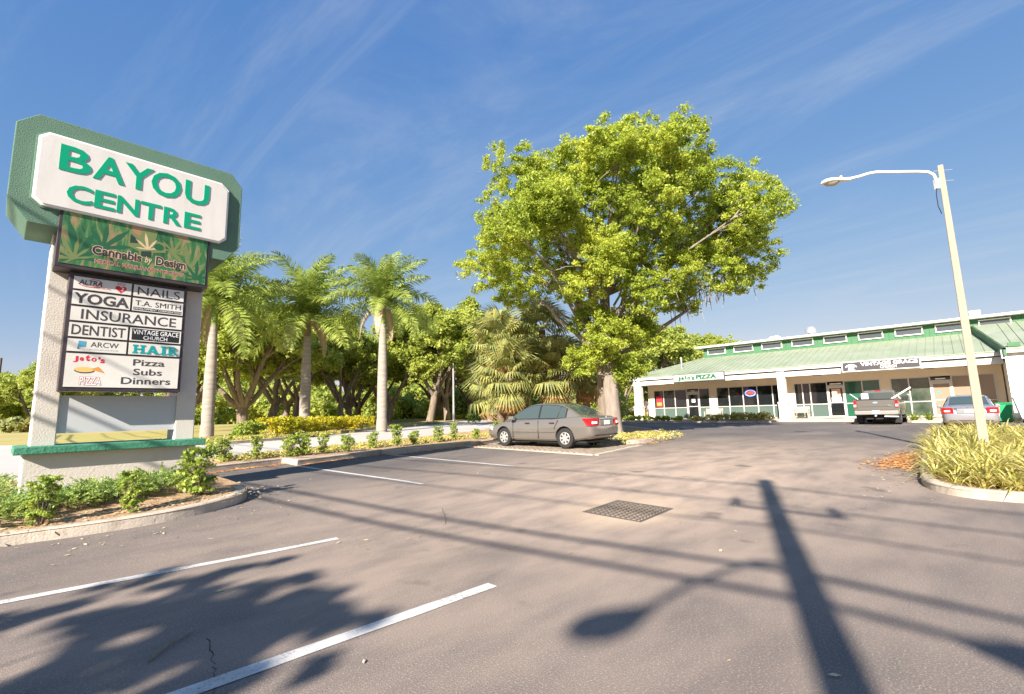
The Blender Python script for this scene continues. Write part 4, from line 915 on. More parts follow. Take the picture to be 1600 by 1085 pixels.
def sedan(name, loc, rz, paint, lab, plate='', hw=.9, L=4.80, light='camry'):
    root = empty(name, loc, rz, label=lab, cat='car')
    # x, half width, bottom, shoulder height, crown
    tab = [(0, .66, .42, .70, .02), (.05, .80, .34, .86, .03), (.16, .86, .30, .985, .035), (.32, .885, .26, 1.02, .03), (.62, .895, .22, 1.03, .03), (1.2, .90, .2, .985, .02), (2.0, .905, .2, .95, .02), (2.9, .905, .2, .925, .02), (3.5, .90, .2, .915, .03), (3.9, .89, .2, .86, .06), (4.35, .86, .22, .76, .07), (4.62, .79, .25, .67, .05), (4.76, .68, .33, .58, .03), (4.81, .55, .40, .53, .01)]
    def half(x):
        w, zb, zt, cr = lerp_tab(tab, x)
        return [(0, zb), (w*.80, zb), (w*.955, zb+.06), (w*.985, zb+(zt-zb)*.35), (w, zb+(zt-zb)*.62), (w*.975, zt-.09), (w*.935, zt-.03), (w*.86, zt), (w*.45, zt+cr*.8), (0, zt+cr)]
    xs = sorted(set([t[0] for t in tab]+[.9, 1.6, 2.45, 3.2, 4.1]))
    body = loft([ring(x, half(x)) for x in xs])
    cuts = []; XR, XF = 1.06, 3.78; WR = .325
    for xw in (XR, XF):
        for s_ in (-1, 1):
            c = MB(); c.lathe([(0, .56*s_), (.375, .56*s_), (.375, 1.1*s_), (0, 1.1*s_)], 32, (xw, 0, WR+.015), 'y')
            c2 = MB(); n = 32; c2.v = [(xw+.372*math.cos(2*math.pi*k/n), s_*y, WR+.015+.372*math.sin(2*math.pi*k/n)) for y in (.6, 1.15) for k in range(n)]
            c2.f = [tuple(range(n)), tuple(range(n, 2*n))]+[(k, (k+1) % n, (k+1) % n+n, k+n) for k in range(n)]; c2.m = [0]*len(c2.f); cuts.append(c2)
    link('body', cut_body(body, M[paint], cuts), root)
    for xw in (XR, XF):
        m = MB(); m.box(xw-.36, xw+.36, -.78, .78, .22, .66); m.build('wheel_well', M['plastic_black'], root)
        for s_ in (-1, 1): wheel(root, xw, s_*.775, WR, .205, s_)
    m = MB(); m.box(.35, 4.5, -.7, .7, .17, .235); m.build('underbody', M['plastic_black'], root)
    # greenhouse
    gt = [(.42, .80, .74, 1.03), (.62, .815, .70, 1.10), (.95, .83, .655, 1.275), (1.22, .84, .625, 1.39), (1.5, .845, .612, 1.445), (2.0, .85, .612, 1.475), (2.45, .85, .61, 1.465), (2.75, .85, .615, 1.42), (3.0, .845, .64, 1.315), (3.3, .84, .675, 1.165), (3.6, .83, .71, 1.0), (3.72, .82, .73, .93)]
    def gh(x):
        wb, wt, zt = lerp_tab(gt, x); zb = .90
        return [(0, zb), (wb, zb), (wb*.35+wt*.65, zb+(zt-zb)*.72), (wt, zt-.035), (wt*.88, zt-.004), (wt*.5, zt+.014), (0, zt+.02)]
    gx = [.42, .62, .8, .95, 1.1, 1.22, 1.5, 1.75, 2.0, 2.25, 2.45, 2.75, 3.0, 3.15, 3.3, 3.45, 3.6, 3.72]
    gm = loft([ring(x, gh(x)) for x in gx]).build('cabin', M[paint], root, smooth=True)
    def sidept(x, t, s_, off=.008):
        h = gh(x); a, b, c = [Vector((p[0], p[1])) for p in h[1:4]]
        p = a.lerp(b, t/.72) if t < .72 else b.lerp(c, (t-.72)/.28)
        return (x, s_*(p.x+off), p.y+off*.4)
    for s_ in (-1, 1):
        for x0, x1 in ((1.06, 2.10), (2.18, 3.42)):
            m = MB(); nx = 10; ts = (.19, .4, .60, .76, .93)
            for i in range(nx+1):
                for t in ts:
                    x = x0+(x1-x0)*i/nx
                    zt = lerp_tab(gt, x)[2]; tt = (t-.19)/(.93-.19); z0 = .965+.02*(2.6-x)/2; lo = (z0-.90)/(zt-.90); lo = min(lo, .93); m.v.append(sidept(x, lo+(.93-lo)*tt, s_))
            k = len(ts)
            for i in range(nx):
                for j in range(k-1): m.f.append((i*k+j, i*k+j+1, (i+1)*k+j+1, (i+1)*k+j)); m.m.append(0)
            m.build('side_window', M['car_glass'], root, smooth=True)
            m = MB()
            for i in range(nx+1):
                x = x0-.05+(x1-x0+.09)*i/nx; zt = lerp_tab(gt, x)[2]; lo = min((.935-.90)/(zt-.90), .95); m.v += [sidept(x, lo+(.985-lo)*q/4, s_, .004) for q in range(5)]
            for i in range(nx):
                for j in range(4): m.f.append((i*5+j, i*5+j+1, (i+1)*5+j+1, (i+1)*5+j)); m.m.append(0)
            m.build('window_seal', M['plastic_black'], root, smooth=True)
        m = MB(); m.bar(sidept(1.36, .2, s_, .012), sidept(1.30, .9, s_, .012), .03, .012); m.build('window_bar', M['plastic_black'], root)
    def toppt(x, f, off=.008):
        wb, wt, zt = lerp_tab(gt, x); hp = [(0, zt+.02), (wt*.5, zt+.014), (wt*.88, zt-.004)]; u = abs(f)*.9*wt*.98
        z = hp[0][1]+(hp[1][1]-hp[0][1])*min(1, u/(wt*.5)) if u < wt*.5 else hp[1][1]+(hp[2][1]-hp[1][1])*(u-wt*.5)/(wt*.38)
        return (x, math.copysign(u, f), z+off)
    for nm, x0, x1 in (('rear_window', .50, 1.24), ('windscreen', 2.78, 3.66)):
        m = MB(); nx, ny = 8, 10
        for i in range(nx+1):
            for j in range(ny+1): m.v.append(toppt(x0+(x1-x0)*i/nx, -1+2*j/ny))
        for i in range(nx):
            for j in range(ny): a = i*(ny+1)+j; m.f.append((a, a+1, a+ny+2, a+ny+1)); m.m.append(0)
        m.build(nm, M['car_glass'], root, smooth=True)
    # lights, plate, trim
    for s_ in (-1, 1):
        m = MB(); pl = [(-.012, .50*s_), (.045, .755*s_), (.12, .862*s_), (.34, .905*s_), (.38, .86*s_), (.15, .80*s_), (.1, .5*s_)]
        m.prism(pl, lambda u, v, d: ((u if d > .8 else u*.5)+.02*(d-.8), v*(1 if d > .8 else .985), d), .71, .95); t = m.build('tail_light', M['lamp_red'], root, bevel=.012)
        m = MB(); pl = [(-.016, .60*s_), (.03, .755*s_), (.06, .79*s_), (.1, .60*s_)]; m.prism(pl, lambda u, v, d: (u-.012, v, d), .78, .85); m.build('reversing_light', M['lamp_white'], t)
        m = MB(); pl = [(4.72, .50*s_), (4.62, .74*s_), (4.40, .85*s_), (4.38, .78*s_), (4.55, .5*s_)]; m.prism(pl, lambda u, v, d: (u, v, d), .56, .70); m.build('headlight', M['lamp_white'], root, bevel=.015)
        m = MB(); m.box(3.14, 3.34, s_*.90, s_*1.06, .93, 1.06); m.build('mirror', M[paint], root, bevel=.03)
        for xh in (1.55, 2.62): m = MB(); m.box(xh-.1, xh+.1, s_*.885, s_*.93, .80, .835); m.build('door_handle', M['bronze'], root, bevel=.008)  # dark bronze stands in for the shadow round the body-coloured handles
        for xa, xb in ((1.42, 2.12), (2.15, 3.28)): m = MB(); m.box(xa, xb, s_*.895, s_*.918, .515, .575); m.build('side_moulding', M[paint], root, bevel=.008)
        for xl in (2.14, 3.30): m = MB(); m.bar((xl, s_*.9065, .30), (xl, s_*.887, .90), .016, .014, up=(1, 0, 0)); m.build('door_gap', M['plastic_black'], root)
        m = MB(); m.bar((1.30, s_*.888, .90), (1.46, s_*.9075, .62), .016, .014, up=(1, 0, 0)); m.build('door_gap', M['plastic_black'], root)
    m = MB(); m.box(-.022, .05, -.45, .45, .925, .955); m.build('trunk_garnish', M['chrome'], root, bevel=.006)
    m = MB(); m.box(-.012, .06, -.40, .40, .70, .915); m.build('plate_recess', M[paint], root, bevel=.02)
    m = MB(); m.box(-.022, -.008, -.16, .16, .745, .875); pt = m.build('number_plate', M['plate'], root)
    if plate: letters('lettering', plate, .13, -.13, .785, .84, lambda u, v, d: Vector((-.022-d, u, v)), M['print_green'], pt, .002)
    m = MB(); m.prism(ell(0, .985, .05, .035, 16), lambda u, v, d: (-.02-d+.06, u, v), 0, .03); m.build('badge', M['chrome'], root)
    m = MB(); m.box(-.004, .2, -.66, .66, .405, .43); m.build('bumper_line', M['plastic_black'], root)
    m = MB(); m.tube([(.1, -.45, .27), (.02, -.45, .265)], .035, 10); m.build('exhaust', M['galvanised'], root)
    return root
sedan('sedan', (13.40, 8.30, g(13.4, 10.5)+.022), R(90), 'paint_grey', 'gunmetal grey sedan parked on brick pavers beside the big tree', '')
sedan('sedan', (27.4, -.40, g(29, -.4)), 0, 'paint_silver', 'silver sedan parked behind the grassy island and lamp post', '')

def pickup():
    root = empty('pickup_truck', (33.25, 3.27, g(36, 3.3)), 0, label='grey pickup truck backed towards the lot, load sticking out of its bed', cat='pickup truck')
    tab = [(0, .96, .62, 1.40), (.04, .985, .58, 1.42), (.3, 1.0, .50, 1.43), (2.2, 1.01, .46, 1.43), (4.3, 1.01, .46, 1.36), (5.2, .99, .48, 1.28), (5.6, .93, .52, 1.18), (5.75, .8, .6, 1.05)]
    def half(x):
        w, zb, zt = lerp_tab(tab, x)
        return [(0, zb), (w*.9, zb), (w*.97, zb+.05), (w, zb+(zt-zb)*.4), (w, zb+(zt-zb)*.7), (w*.975, zt-.06), (w*.96, zt-.015), (w*.9, zt), (0, zt+.01)]
    body = loft([ring(x, half(x)) for x in (0, .04, .15, .3, .8, 1.3, 1.8, 2.2, 2.9, 3.6, 4.3, 4.8, 5.2, 5.6, 5.75)])
    cuts = []; WR = .40; XR, XF = 1.2, 4.85
    for xw in (XR, XF):
        for s_ in (-1, 1):
            n = 28; c = MB(); c.v = [(xw+.47*math.cos(2*math.pi*k/n), s_*y, WR+.04+.47*math.sin(2*math.pi*k/n)) for y in (.6, 1.2) for k in range(n)]
            c.f = [tuple(range(n)), tuple(range(n, 2*n))]+[(k, (k+1) % n, (k+1) % n+n, k+n) for k in range(n)]; c.m = [0]*len(c.f); cuts.append(c)
    c = MB(); c.box(.09, 1.95, -.83, .83, .95, 1.8); cuts.append(c)
    link('body', cut_body(body, M['paint_truck'], cuts, 0), root)
    for xw in (XR, XF):
        m = MB(); m.box(xw-.44, xw+.44, -.8, .8, .3, .9); m.build('wheel_well', M['plastic_black'], root)
        for s_ in (-1, 1): wheel(root, xw, s_*.86, WR, .27, s_, 'x')
    m = MB(); m.box(.2, 5.4, -.5, .5, .30, .50); m.build('chassis', M['plastic_black'], root)
    gt = [(1.98, .86, .70, 1.90), (2.15, .87, .72, 1.945), (2.7, .88, .72, 1.965), (3.3, .88, .72, 1.95), (3.65, .88, .73, 1.87), (4.45, .86, .80, 1.38)]
    def gh(x):
        wb, wt, zt = lerp_tab(gt, x); return [(0, 1.34), (wb, 1.34), (wt+.03, zt-.09), (wt-.06, zt-.01), (0, zt+.015)]
    loft([ring(x, gh(x)) for x in (1.98, 2.05, 2.15, 2.4, 2.7, 3.0, 3.3, 3.65, 4.0, 4.45)]).build('cab', M['paint_truck'], root, smooth=True)
    m = MB(); m.add([(1.972, -.74, 1.46), (1.972, .74, 1.46), (1.972, .66, 1.80), (1.972, -.66, 1.80), (1.985, -.74, 1.46), (1.985, .74, 1.46), (1.985, .66, 1.80), (1.985, -.66, 1.80)], [(0, 1, 2, 3), (4, 5, 6, 7), (0, 1, 5, 4), (1, 2, 6, 5), (2, 3, 7, 6), (3, 0, 4, 7)]); m.build('rear_window', M['car_glass'], root)
    m = MB(); m.box(1.955, 2.06, -.13, .13, 1.90, 1.95); m.build('brake_light', M['lamp_red'], root)
    for s_ in (-1, 1):
        for x0, x1 in ((2.25, 2.95), (3.05, 3.85)):
            m = MB(); x2 = min(x1, 3.6) if x1 > 3.6 else x1
            q = [(x0, s_*.892, 1.42), (x1, s_*.888, 1.42), (x2, s_*.785, 1.80), (x0, s_*.78, 1.82)]; m.add(q+[(a, b-s_*.03, c) for a, b, c in q], [(0, 1, 2, 3), (7, 6, 5, 4), (0, 4, 5, 1), (1, 5, 6, 2), (2, 6, 7, 3), (3, 7, 4, 0)]); m.build('side_window', M['car_glass'], root)
        m = MB(); m.box(3.72, 3.86, s_*.95, s_*1.22, 1.34, 1.58); m.build('mirror', M['plastic_black'], root, bevel=.03)
        m = MB(); m.box(-.03, .12, s_*.86, s_*1.0, .92, 1.36); t = m.build('tail_light', M['lamp_red'], root, bevel=.02)
        m = MB(); m.box(-.04, .06, s_*.88, s_*.98, 1.0, 1.12); m.build('reversing_light', M['lamp_white'], t)
        m = MB(); m.box(XR-.52, XR-.50, s_*.72, s_*1.02, .10, .58); m.build('mud_flap', M['plastic_black'], root)
        m = MB(); m.box(2.0, 4.3, s_*.9, s_*1.06, .34, .40); m.build('running_board', M['plastic_black'], root)
    # tailgate with its raised lip and swage, bumper, hitch
    m = MB(); m.box(-.025, .05, -.84, .84, .80, 1.40); tg = m.build('tailgate', M['paint_truck'], root, bevel=.025)
    m = MB(); m.prism([(-.72, 1.02), (-.55, 1.10), (.55, 1.10), (.72, 1.02), (.72, .995), (-.72, .995)], lambda u, v, d: (-.025-d, u, v), 0, .02); m.build('swage', M['paint_truck'], tg, bevel=.008)
    m = MB(); m.box(-.05, .07, -.86, .86, 1.37, 1.43); m.build('tailgate_lip', M['plastic_black'], tg, bevel=.015)
    m = MB(); m.prism(ell(0, 1.22, .13, .055, 20), lambda u, v, d: (-.026-d, u, v), 0, .015); em = m.build('badge', M['chrome'], tg)
    m = MB(); m.prism(ell(0, 1.22, .115, .043, 20), lambda u, v, d: (-.041-d, u, v), 0, .003); m.build('badge_oval', M['print_blue'], em)
    letters('lettering', 'Ford', .07, -.07, 1.20, 1.245, lambda u, v, d: Vector((-.045-d, u, v)), M['print_white'], em, .001, shear=.2)
    m = MB(); m.prism([(-.98, .60), (-.9, .56), (.9, .56), (.98, .60), (.98, .77), (-.98, .77)], lambda u, v, d: (-.16+d, u, v), 0, .22); m.build('bumper', M['bumper'], root, bevel=.03)
    m = MB(); m.box(-.175, -.16, -.17, .17, .63, .78); m.build('number_plate', M['plate'], root)
    m = MB(); m.tube([(-.24, .02, .50), (-.05, .02, .50)], .05, 10); m.build('hitch', M['galvanised'], root)
    m = MB(); m.tube([(-.05, -.35, .46), (.0, -.95, .44)], .045, 10); m.build('exhaust', M['galvanised'], root)
    z = root.location.z
    m = MB(); m.tube([(34.6, 2.95, z+1.2), (34.9, 1.75, z+2.03)], .045, 10); m.build('pipe', M['white_metal'], smooth=True, label='white plastic pipe leaning out over the right side of the pickup bed', cat='pipe')
    m = MB(); m.box(34.0, 34.06, 3.62, 3.95, z+1.15, z+1.76); o = m.build('display_panel', M['panel_white'], label='small pale panel standing upright in the pickup bed', cat='panel')
    m = MB(); m.box(33.985, 34.0, 3.66, 3.91, z+1.25, z+1.70); m.build('panel_face', M['print_grey'], o)
    m = MB(); m.tube([(34.3, 3.9, z+1.2), (34.4, 4.52, z+1.76)], .022, 8); m.build('pole', M['white_metal'], label='thin white pole sticking out over the left side of the pickup bed', cat='pole')
pm('bumper', (.42, .40, .37), rough=.3, metal=.6)
pickup()
# ---------------------------------------------------------------- plants
def leaves(rng, C, Rd, n, size, flat=.75, up=.35, shell=.45):
    """n diamond leaves around every clump centre C with radius Rd"""
    C = np.repeat(np.asarray(C, float), n, 0); Rd = np.repeat(np.asarray(Rd, float), n)
    N_ = len(C); u = rng.normal(size=(N_, 3)); u /= np.linalg.norm(u, axis=1, keepdims=True)
    rad = Rd*(shell+(1-shell)*rng.random(N_)); p = C+u*rad[:, None]*np.array([1, 1, flat])
    nrm = u*.6+rng.normal(size=(N_, 3))*.75+np.array([0, 0, up]); nrm /= np.linalg.norm(nrm, axis=1, keepdims=True)
    a = np.cross(nrm, rng.normal(size=(N_, 3))); a /= np.linalg.norm(a, axis=1, keepdims=True)+1e-9; b = np.cross(nrm, a)
    s = size*(.65+.7*rng.random(N_))[:, None]
    V = np.empty((N_, 4, 3)); V[:, 0] = p-a*s*.5; V[:, 1] = p+b*s*.30+nrm*s*.06; V[:, 2] = p+a*s*.55; V[:, 3] = p-b*s*.30+nrm*s*.06
    return V.reshape(-1, 3)
def bez(a, b, sag, n=6, jit=None, rnd=None):
    a = Vector(a); b = Vector(b); c = (a+b)/2+Vector(sag); out = []
    for i in range(n+1):
        t = i/n; p = a*(1-t)**2+c*2*t*(1-t)+b*t*t
        if jit and 0 < i < n: p += Vector((rnd.uniform(-jit, jit), rnd.uniform(-jit, jit), rnd.uniform(-jit, jit)))
        out.append(p)
    return out
def sub_clumps(rng, centers, radii, k, rs):
    out = []; rr = []
    for c, r in zip(centers, radii):
        u = rng.normal(size=(k, 3)); u /= np.linalg.norm(u, axis=1, keepdims=True); q = np.array(c)+u*(r*(.45+.6*rng.random(k)))[:, None]*np.array([1, 1, .8]); out.append(q); rr.append(rs*(.7+.6*rng.random(k)))
    return np.concatenate(out), np.concatenate(rr)

def big_oak():
    rnd = random.Random(11); rng = np.random.default_rng(11)
    bx, by = 18.3, 11.0; bz = g(bx, by)+.1; root = empty('oak_tree', (bx, by, bz), label='big spreading laurel oak with bright green crown and hanging moss at the island', cat='tree')
    O = np.array([bx, by, bz])
    W = [(14.25, 13.0, 12.0), (15.35, 11.59, 12.4), (16.5, 10.38, 12.1), (17.75, 8.86, 12.5), (18.99, 7.76, 11.7), (20.19, 6.63, 11.0), (21.2, 5.8, 10.3), (21.8, 5.4, 9.6), (22.2, 5.2, 8.2), (21.7, 5.9, 7.4), (20.8, 6.9, 7.0),
         (20.98, 6.32, 9.3), (19.78, 7.45, 10.1), (18.55, 8.55, 11.2), (17.0, 10.15, 11.5), (15.73, 11.63, 11.0), (14.45, 13.12, 10.5), (15.5, 12.23, 9.5), (16.8, 10.8, 9.5), (18.14, 9.37, 9.4), (19.58, 8.1, 8.1), (18.52, 9.42, 7.3),
         (17.17, 10.81, 7.5), (15.82, 12.21, 7.8), (14.45, 13.57, 8.4), (13.9, 14.4, 7.4), (14.9, 13.5, 6.8), (17.3, 11.1, 5.3), (18.75, 9.73, 4.6), (18.5, 10.3, 3.2), (17.3, 11.6, 3.6), (19.75, 8.32, 6.2), (20.5, 7.1, 8.0)]
    C = []; Rr = []
    for i, w in enumerate(W):
        # spread the crown in depth as well, towards and away from the viewer
        dep = 0 if i > 26 else rnd.uniform(-1.0, 1.6); rr = (1.3 if i < 26 else 1.0)*rnd.uniform(.85, 1.15)
        C.append((w[0]+.73*dep, w[1]+.68*dep, w[2]+.09*dep)); Rr.append(rr)
    for i in range(26):                        # crown behind and in front of the outline
        w = W[rnd.choice(range(11, 26))]; dep = rnd.choice((-1, 1))*rnd.uniform(2.2, 4.2); C.append((w[0]+.73*dep, w[1]+.68*dep, w[2]+.1*dep)); Rr.append(1.25)
    for w, dep in (((17.9, 10.2, 7.8), -1.6), ((18.8, 9.0, 8.6), -1.8), ((17.0, 11.2, 8.6), -1.5), ((18.4, 9.6, 6.2), -1.4), ((16.6, 11.5, 6.6), -1.2), ((19.3, 8.7, 7.2), -1.5), ((17.6, 10.6, 10.2), -2.), ((18.6, 9.3, 10.6), -2.), ((14.9, 12.4, 10.9), 0), ((15.0, 12.3, 11.7), .5), ((16.0, 11.0, 12.2), 0), ((19.7, 7.2, 11.5), 0), ((20.8, 6.2, 10.2), 0), ((16.2, 11.0, 10.6), -.8), ((21.4, 5.9, 8.8), 0), ((17.8, 10.8, 4.6), -.9), ((18.9, 9.9, 5.2), .6)):
        C.append((w[0]+.73*dep, w[1]+.68*dep, w[2]+.1*dep)); Rr.append(1.05)
    C = np.array(C)-O; Rr = np.array(Rr)
    sc, sr = sub_clumps(rng, C, Rr, 50, .27)
    V = leaves(rng, sc, sr, 105, .098, flat=.7, up=.5, shell=.1)
    link('crown', quads('crown', V, M['leaf_oak']), root)
    # two stems and the limbs
    m = MB()
    m.tube([(.0, 0, -.25), (.02, 0, .1), (.0, 0, .6), (-.02, .02, 1.6), (-.05, .0, 3.2), (-.1, .1, 5.), (-.2, -.1, 7.5), (-.25, -.6, 10)], [.56, .42, .36, .33, .31, .25, .17, .08], 16)
    m.build('trunk', M['bark_light'], root, smooth=True)
    m = MB(); m.tube([(.45, .70, -.25), (.42, .64, .2), (.35, .58, 1.4), (.25, .45, 3.), (.1, .9, 4.6), (-.3, 1.6, 6.5), (-.8, 2.0, 9)], [.50, .39, .34, .32, .24, .16, .07], 14); m.build('trunk', M['bark'], root, smooth=True)
    lm = MB()
    forks = [(-.05, .0, 3.2), (-.08, .06, 4.2), (-.1, .1, 5.0), (-.15, .0, 6.2), (-.2, -.1, 7.5)]
    for i, c in enumerate(C):
        if i % 2 and i > 10: continue
        f = forks[min(4, max(0, int((c[2]-3.0)/2.1)))] if c[2] > 2.9 else forks[0]
        f = Vector(f); c_ = Vector(c); L = (c_-f).length; r0 = max(.022, .0115*L+.012)
        p = bez(f, c_, (0, 0, .10*L*rnd.uniform(-.4, 1.)), 7, .06*L**.5, rnd); lm.tube(p, [r0*(1-.85*k/7) for k in range(8)], 7)
        for _ in range(5):
            q = p[rnd.choice((4, 5, 6))]; d = Vector((rnd.gauss(0, 1), rnd.gauss(0, 1), rnd.gauss(.2, .8))).normalized()*rnd.uniform(.7, 1.5); lm.tube(bez(q, q+d, (0, 0, .1), 3, .05, rnd), [.028, .02, .013, .005], 5)
    # the thick low limb reaching left and the one reaching right
    for e, r0 in (((-2.6, 1.7, 5.9), .16), ((-2.2, 1.2, 6.9), .16), ((2.2, -3.2, 5.7), .13), ((.4, -1.4, 8.5), .15), ((-.9, 1.0, 9.0), .14)):
        lm.tube(bez((-.05, .05, 3.3), e, (0, 0, -.25), 8, .07, rnd), [r0*(1-.07*k) for k in range(9)], 9)
    lm.build('limbs', M['bark_light'], root, smooth=True)
    # bare twigs and hanging moss
    tw = MB()
    for _ in range(300):
        c = C[rnd.randrange(26)]; q = Vector(c)*.97+Vector((rnd.gauss(0, .55), rnd.gauss(0, .55), rnd.gauss(0, .4))); d = Vector((rnd.gauss(0, 1), rnd.gauss(0, 1), rnd.gauss(.4, .6))).normalized()*rnd.uniform(.3, .7)
        tw.tube([q, q+d*.5+Vector((0, 0, .05)), q+d], [.014, .010, .004], 4)
    tw.build('twigs', M['moss'], root, kind='stuff')
    ms = MB()
    spots = [W[10], W[10], W[31], (20.1, 7.7, 6.8)]
    for _ in range(90):
        w = rnd.choice(spots); q = Vector(w)-Vector(O)+Vector((rnd.gauss(0, .45), rnd.gauss(0, .45), rnd.uniform(-.7, .1))); L = rnd.uniform(.25, .8)
        ms.tube([q, q+Vector((rnd.gauss(0, .04), rnd.gauss(0, .04), -L*.5)), q+Vector((rnd.gauss(0, .06), rnd.gauss(0, .06), -L))], [.010, .018, .003], 4)
    ms.build('hanging_moss', M['moss'], root, kind='stuff')
big_oak()

def oak_proto(seed, H, cr, tr, mat, lean=0., kc=20, rc=.105, ln=46, ls=.27):
    """live oak of the wood: short forked trunk and a wide crown, as meshes in local coordinates"""
    rnd = random.Random(seed); rng = np.random.default_rng(seed)
    h0 = H*rnd.uniform(.13, .2); m = MB(); top = Vector((lean, rnd.uniform(-.2, .2), h0))
    m.tube([(0, 0, -.3), (0, 0, .15), top*.5, top, top+Vector((0, 0, .3))], [tr*1.5, tr*1.1, tr*.95, tr*.95, tr*.6], 10)
    C = []; Rr = []; nl = rnd.randint(5, 7)
    for i in range(nl):
        a = 2*math.pi*(i+rnd.uniform(-.3, .3))/nl; out = cr*rnd.uniform(.35, .62); e = top+Vector((math.cos(a)*out, math.sin(a)*out, H*rnd.uniform(.30, .52)))
        p = bez(top, e, (math.cos(a)*.3, math.sin(a)*.3, -.25), 6, .12, rnd); m.tube(p, [tr*.58*(1-.1*k) for k in range(7)], 7)
        for j in range(4):
            b = a+rnd.uniform(-.9, .9); e2 = e+Vector((math.cos(b)*cr*rnd.uniform(.15, .42), math.sin(b)*cr*rnd.uniform(.15, .42), H*rnd.uniform(-.10, .26)))
            m.tube(bez(p[4], e2, (0, 0, .2), 4, .1, rnd), [tr*.28, tr*.22, tr*.16, tr*.1, tr*.05], 5); C.append(e2); Rr.append(cr*rnd.uniform(.20, .30))
    for _ in range(14):
        a = rnd.uniform(0, 6.28); r = cr*math.sqrt(rnd.random())*.72; C.append(Vector((math.cos(a)*r, math.sin(a)*r, H*(.92-.30*(r/cr)**2)+rnd.uniform(-.12, .03)*H))); Rr.append(cr*rnd.uniform(.18, .28))
    sc, sr = sub_clumps(rng, [tuple(c) for c in C], Rr, kc, cr*rc)
    V = leaves(rng, sc, sr, ln, ls, up=.5, shell=.1)
    return m.mesh('trunk', M['bark'], smooth=True), quads('crown', V, mat)
ORD = ['first', 'second', 'third', 'fourth', 'fifth', 'sixth', 'seventh', 'eighth', 'ninth', 'tenth', 'eleventh', 'twelfth', 'thirteenth', 'fourteenth', 'fifteenth', 'sixteenth', 'seventeenth', 'eighteenth']
protos = [oak_proto(21, 10.5, 5.2, .38, M['leaf_live']), oak_proto(22, 11.5, 4.8, .33, M['leaf_live'], .4), oak_proto(23, 9.8, 5.4, .36, M['leaf_live'], -.5), oak_proto(24, 12.0, 4.6, .30, M['leaf_live'], .2), oak_proto(25, 10.0, 5., .30, M['leaf_far']), oak_proto(26, 7.8, 2.3, .12, M['leaf_live'], 0., 13, .05, 60, .12)]
def tree(kind, x, y, s, rz, label, group, dz=.1, sz=None):
    tr, cr = protos[kind]; root = empty('oak_tree', (x, y, g(x, y)+dz), rz, label=label, cat='tree', group=group); root.scale = (s, s, sz or s)
    link('trunk', tr, root); link('crown', cr, root); return root
front = [(8.6, 37.5, 0, .85), (11.6, 36.2, 0, 1.0), (15.0, 41.0, 2, .95), (18.6, 44.5, 1, .9), (21.5, 41.5, 3, .85), (24.6, 45.8, 0, .92), (27.5, 43.0, 2, .98), (30.4, 39.8, 1, 1.1), (33.5, 40.8, 3, 1.12), (34.2, 34.8, 1, .95), (38, 36, 0, .95)]
for i, (x, y, k, s) in enumerate(front): tree(k, x, y, s, i*1.7, f'live oak on the front edge of the wood, {ORD[i]} from the sign', 'oaks on the front edge of the wood')
back = [(10.5, 50, 3, .95), (21, 53, 2, 1.05), (28, 50, 0, .95), (33, 53, 1, 1.05), (37, 47, 0, 1.08), (43, 47, 2, 1.1), (46, 42, 3, 1.05), (24, 98, 0, 1.3), (38, 92, 1, 1.3), (12, 100, 2, 1.3), (56, 80, 0, 1.3)]
for i, (x, y, k, s) in enumerate(back): tree(k, x, y, s, 2+i*2.1, f'live oak deep in the wood, {ORD[i]} of the rear trees', 'oaks deep in the wood')
# trees left of the sign, beyond the lawn, and behind the shops
for i, (x, y, k, s, l) in enumerate(((-2., 78, 4, .62, 'low bushy tree at the left edge beyond the lawn'), (3.2, 80, 4, .95, 'bushy green tree rising behind the left pillar of the sign'), (8.5, 82, 4, 1.15, 'bushy green tree seen through the gap under the sign'), (-7.5, 88, 4, .55, 'low bushy tree farthest to the left beyond the lawn'))):
    t = tree(4, x, y, s*.9, i*1.3, l, 'trees beyond the lawn', -.6)
for i, (x, y, s, l) in enumerate(((44.5, 25.5, .85, 'light green tree rising behind the left end of the shops'), (52, 25.5, 1.12, 'tall light green tree behind the shop roof, left of its clerestory'), (60, 23.5, 1.0, 'light green tree whose top shows over the clerestory roof end'), (40.5, 28.5, .75, 'light green tree between the big oak trunk and the shops'))):
    tree(4, x, y, s, 1+i*1.9, l, 'trees behind the shops')
# tree behind the camera that shades the near stalls
t = tree(5, -10.5, .7, 1., .6, 'small oak out of view whose leafy shadow falls on the near stalls', 'trees beside the lot', 0)

def far_wood():
    rng = np.random.default_rng(5); rnd = random.Random(5); C = []; Rr = []
    for i in range(230):
        a = R(rnd.uniform(36, 87)); d = rnd.uniform(92, 125); C.append((d*math.cos(a), d*math.sin(a), rnd.uniform(1, 9.5 if a < 1.43 else 5))); Rr.append(rnd.uniform(2.2, 3.6))
    for i in range(150):
        a = R(rnd.uniform(38, 80)); d = rnd.uniform(70, 86); C.append((d*math.cos(a), d*math.sin(a), rnd.uniform(.6, 5.5))); Rr.append(rnd.uniform(1.4, 2.4))
    sc, sr = sub_clumps(rng, C, Rr, 8, 1.1); V = leaves(rng, sc, sr, 60, .55, up=.5, shell=.2)
    link('far_wood', quads('far_wood', V, M['leaf_far']), label='far-off wood showing pale green between the trunks', cat='wood', kind='stuff')
far_wood()

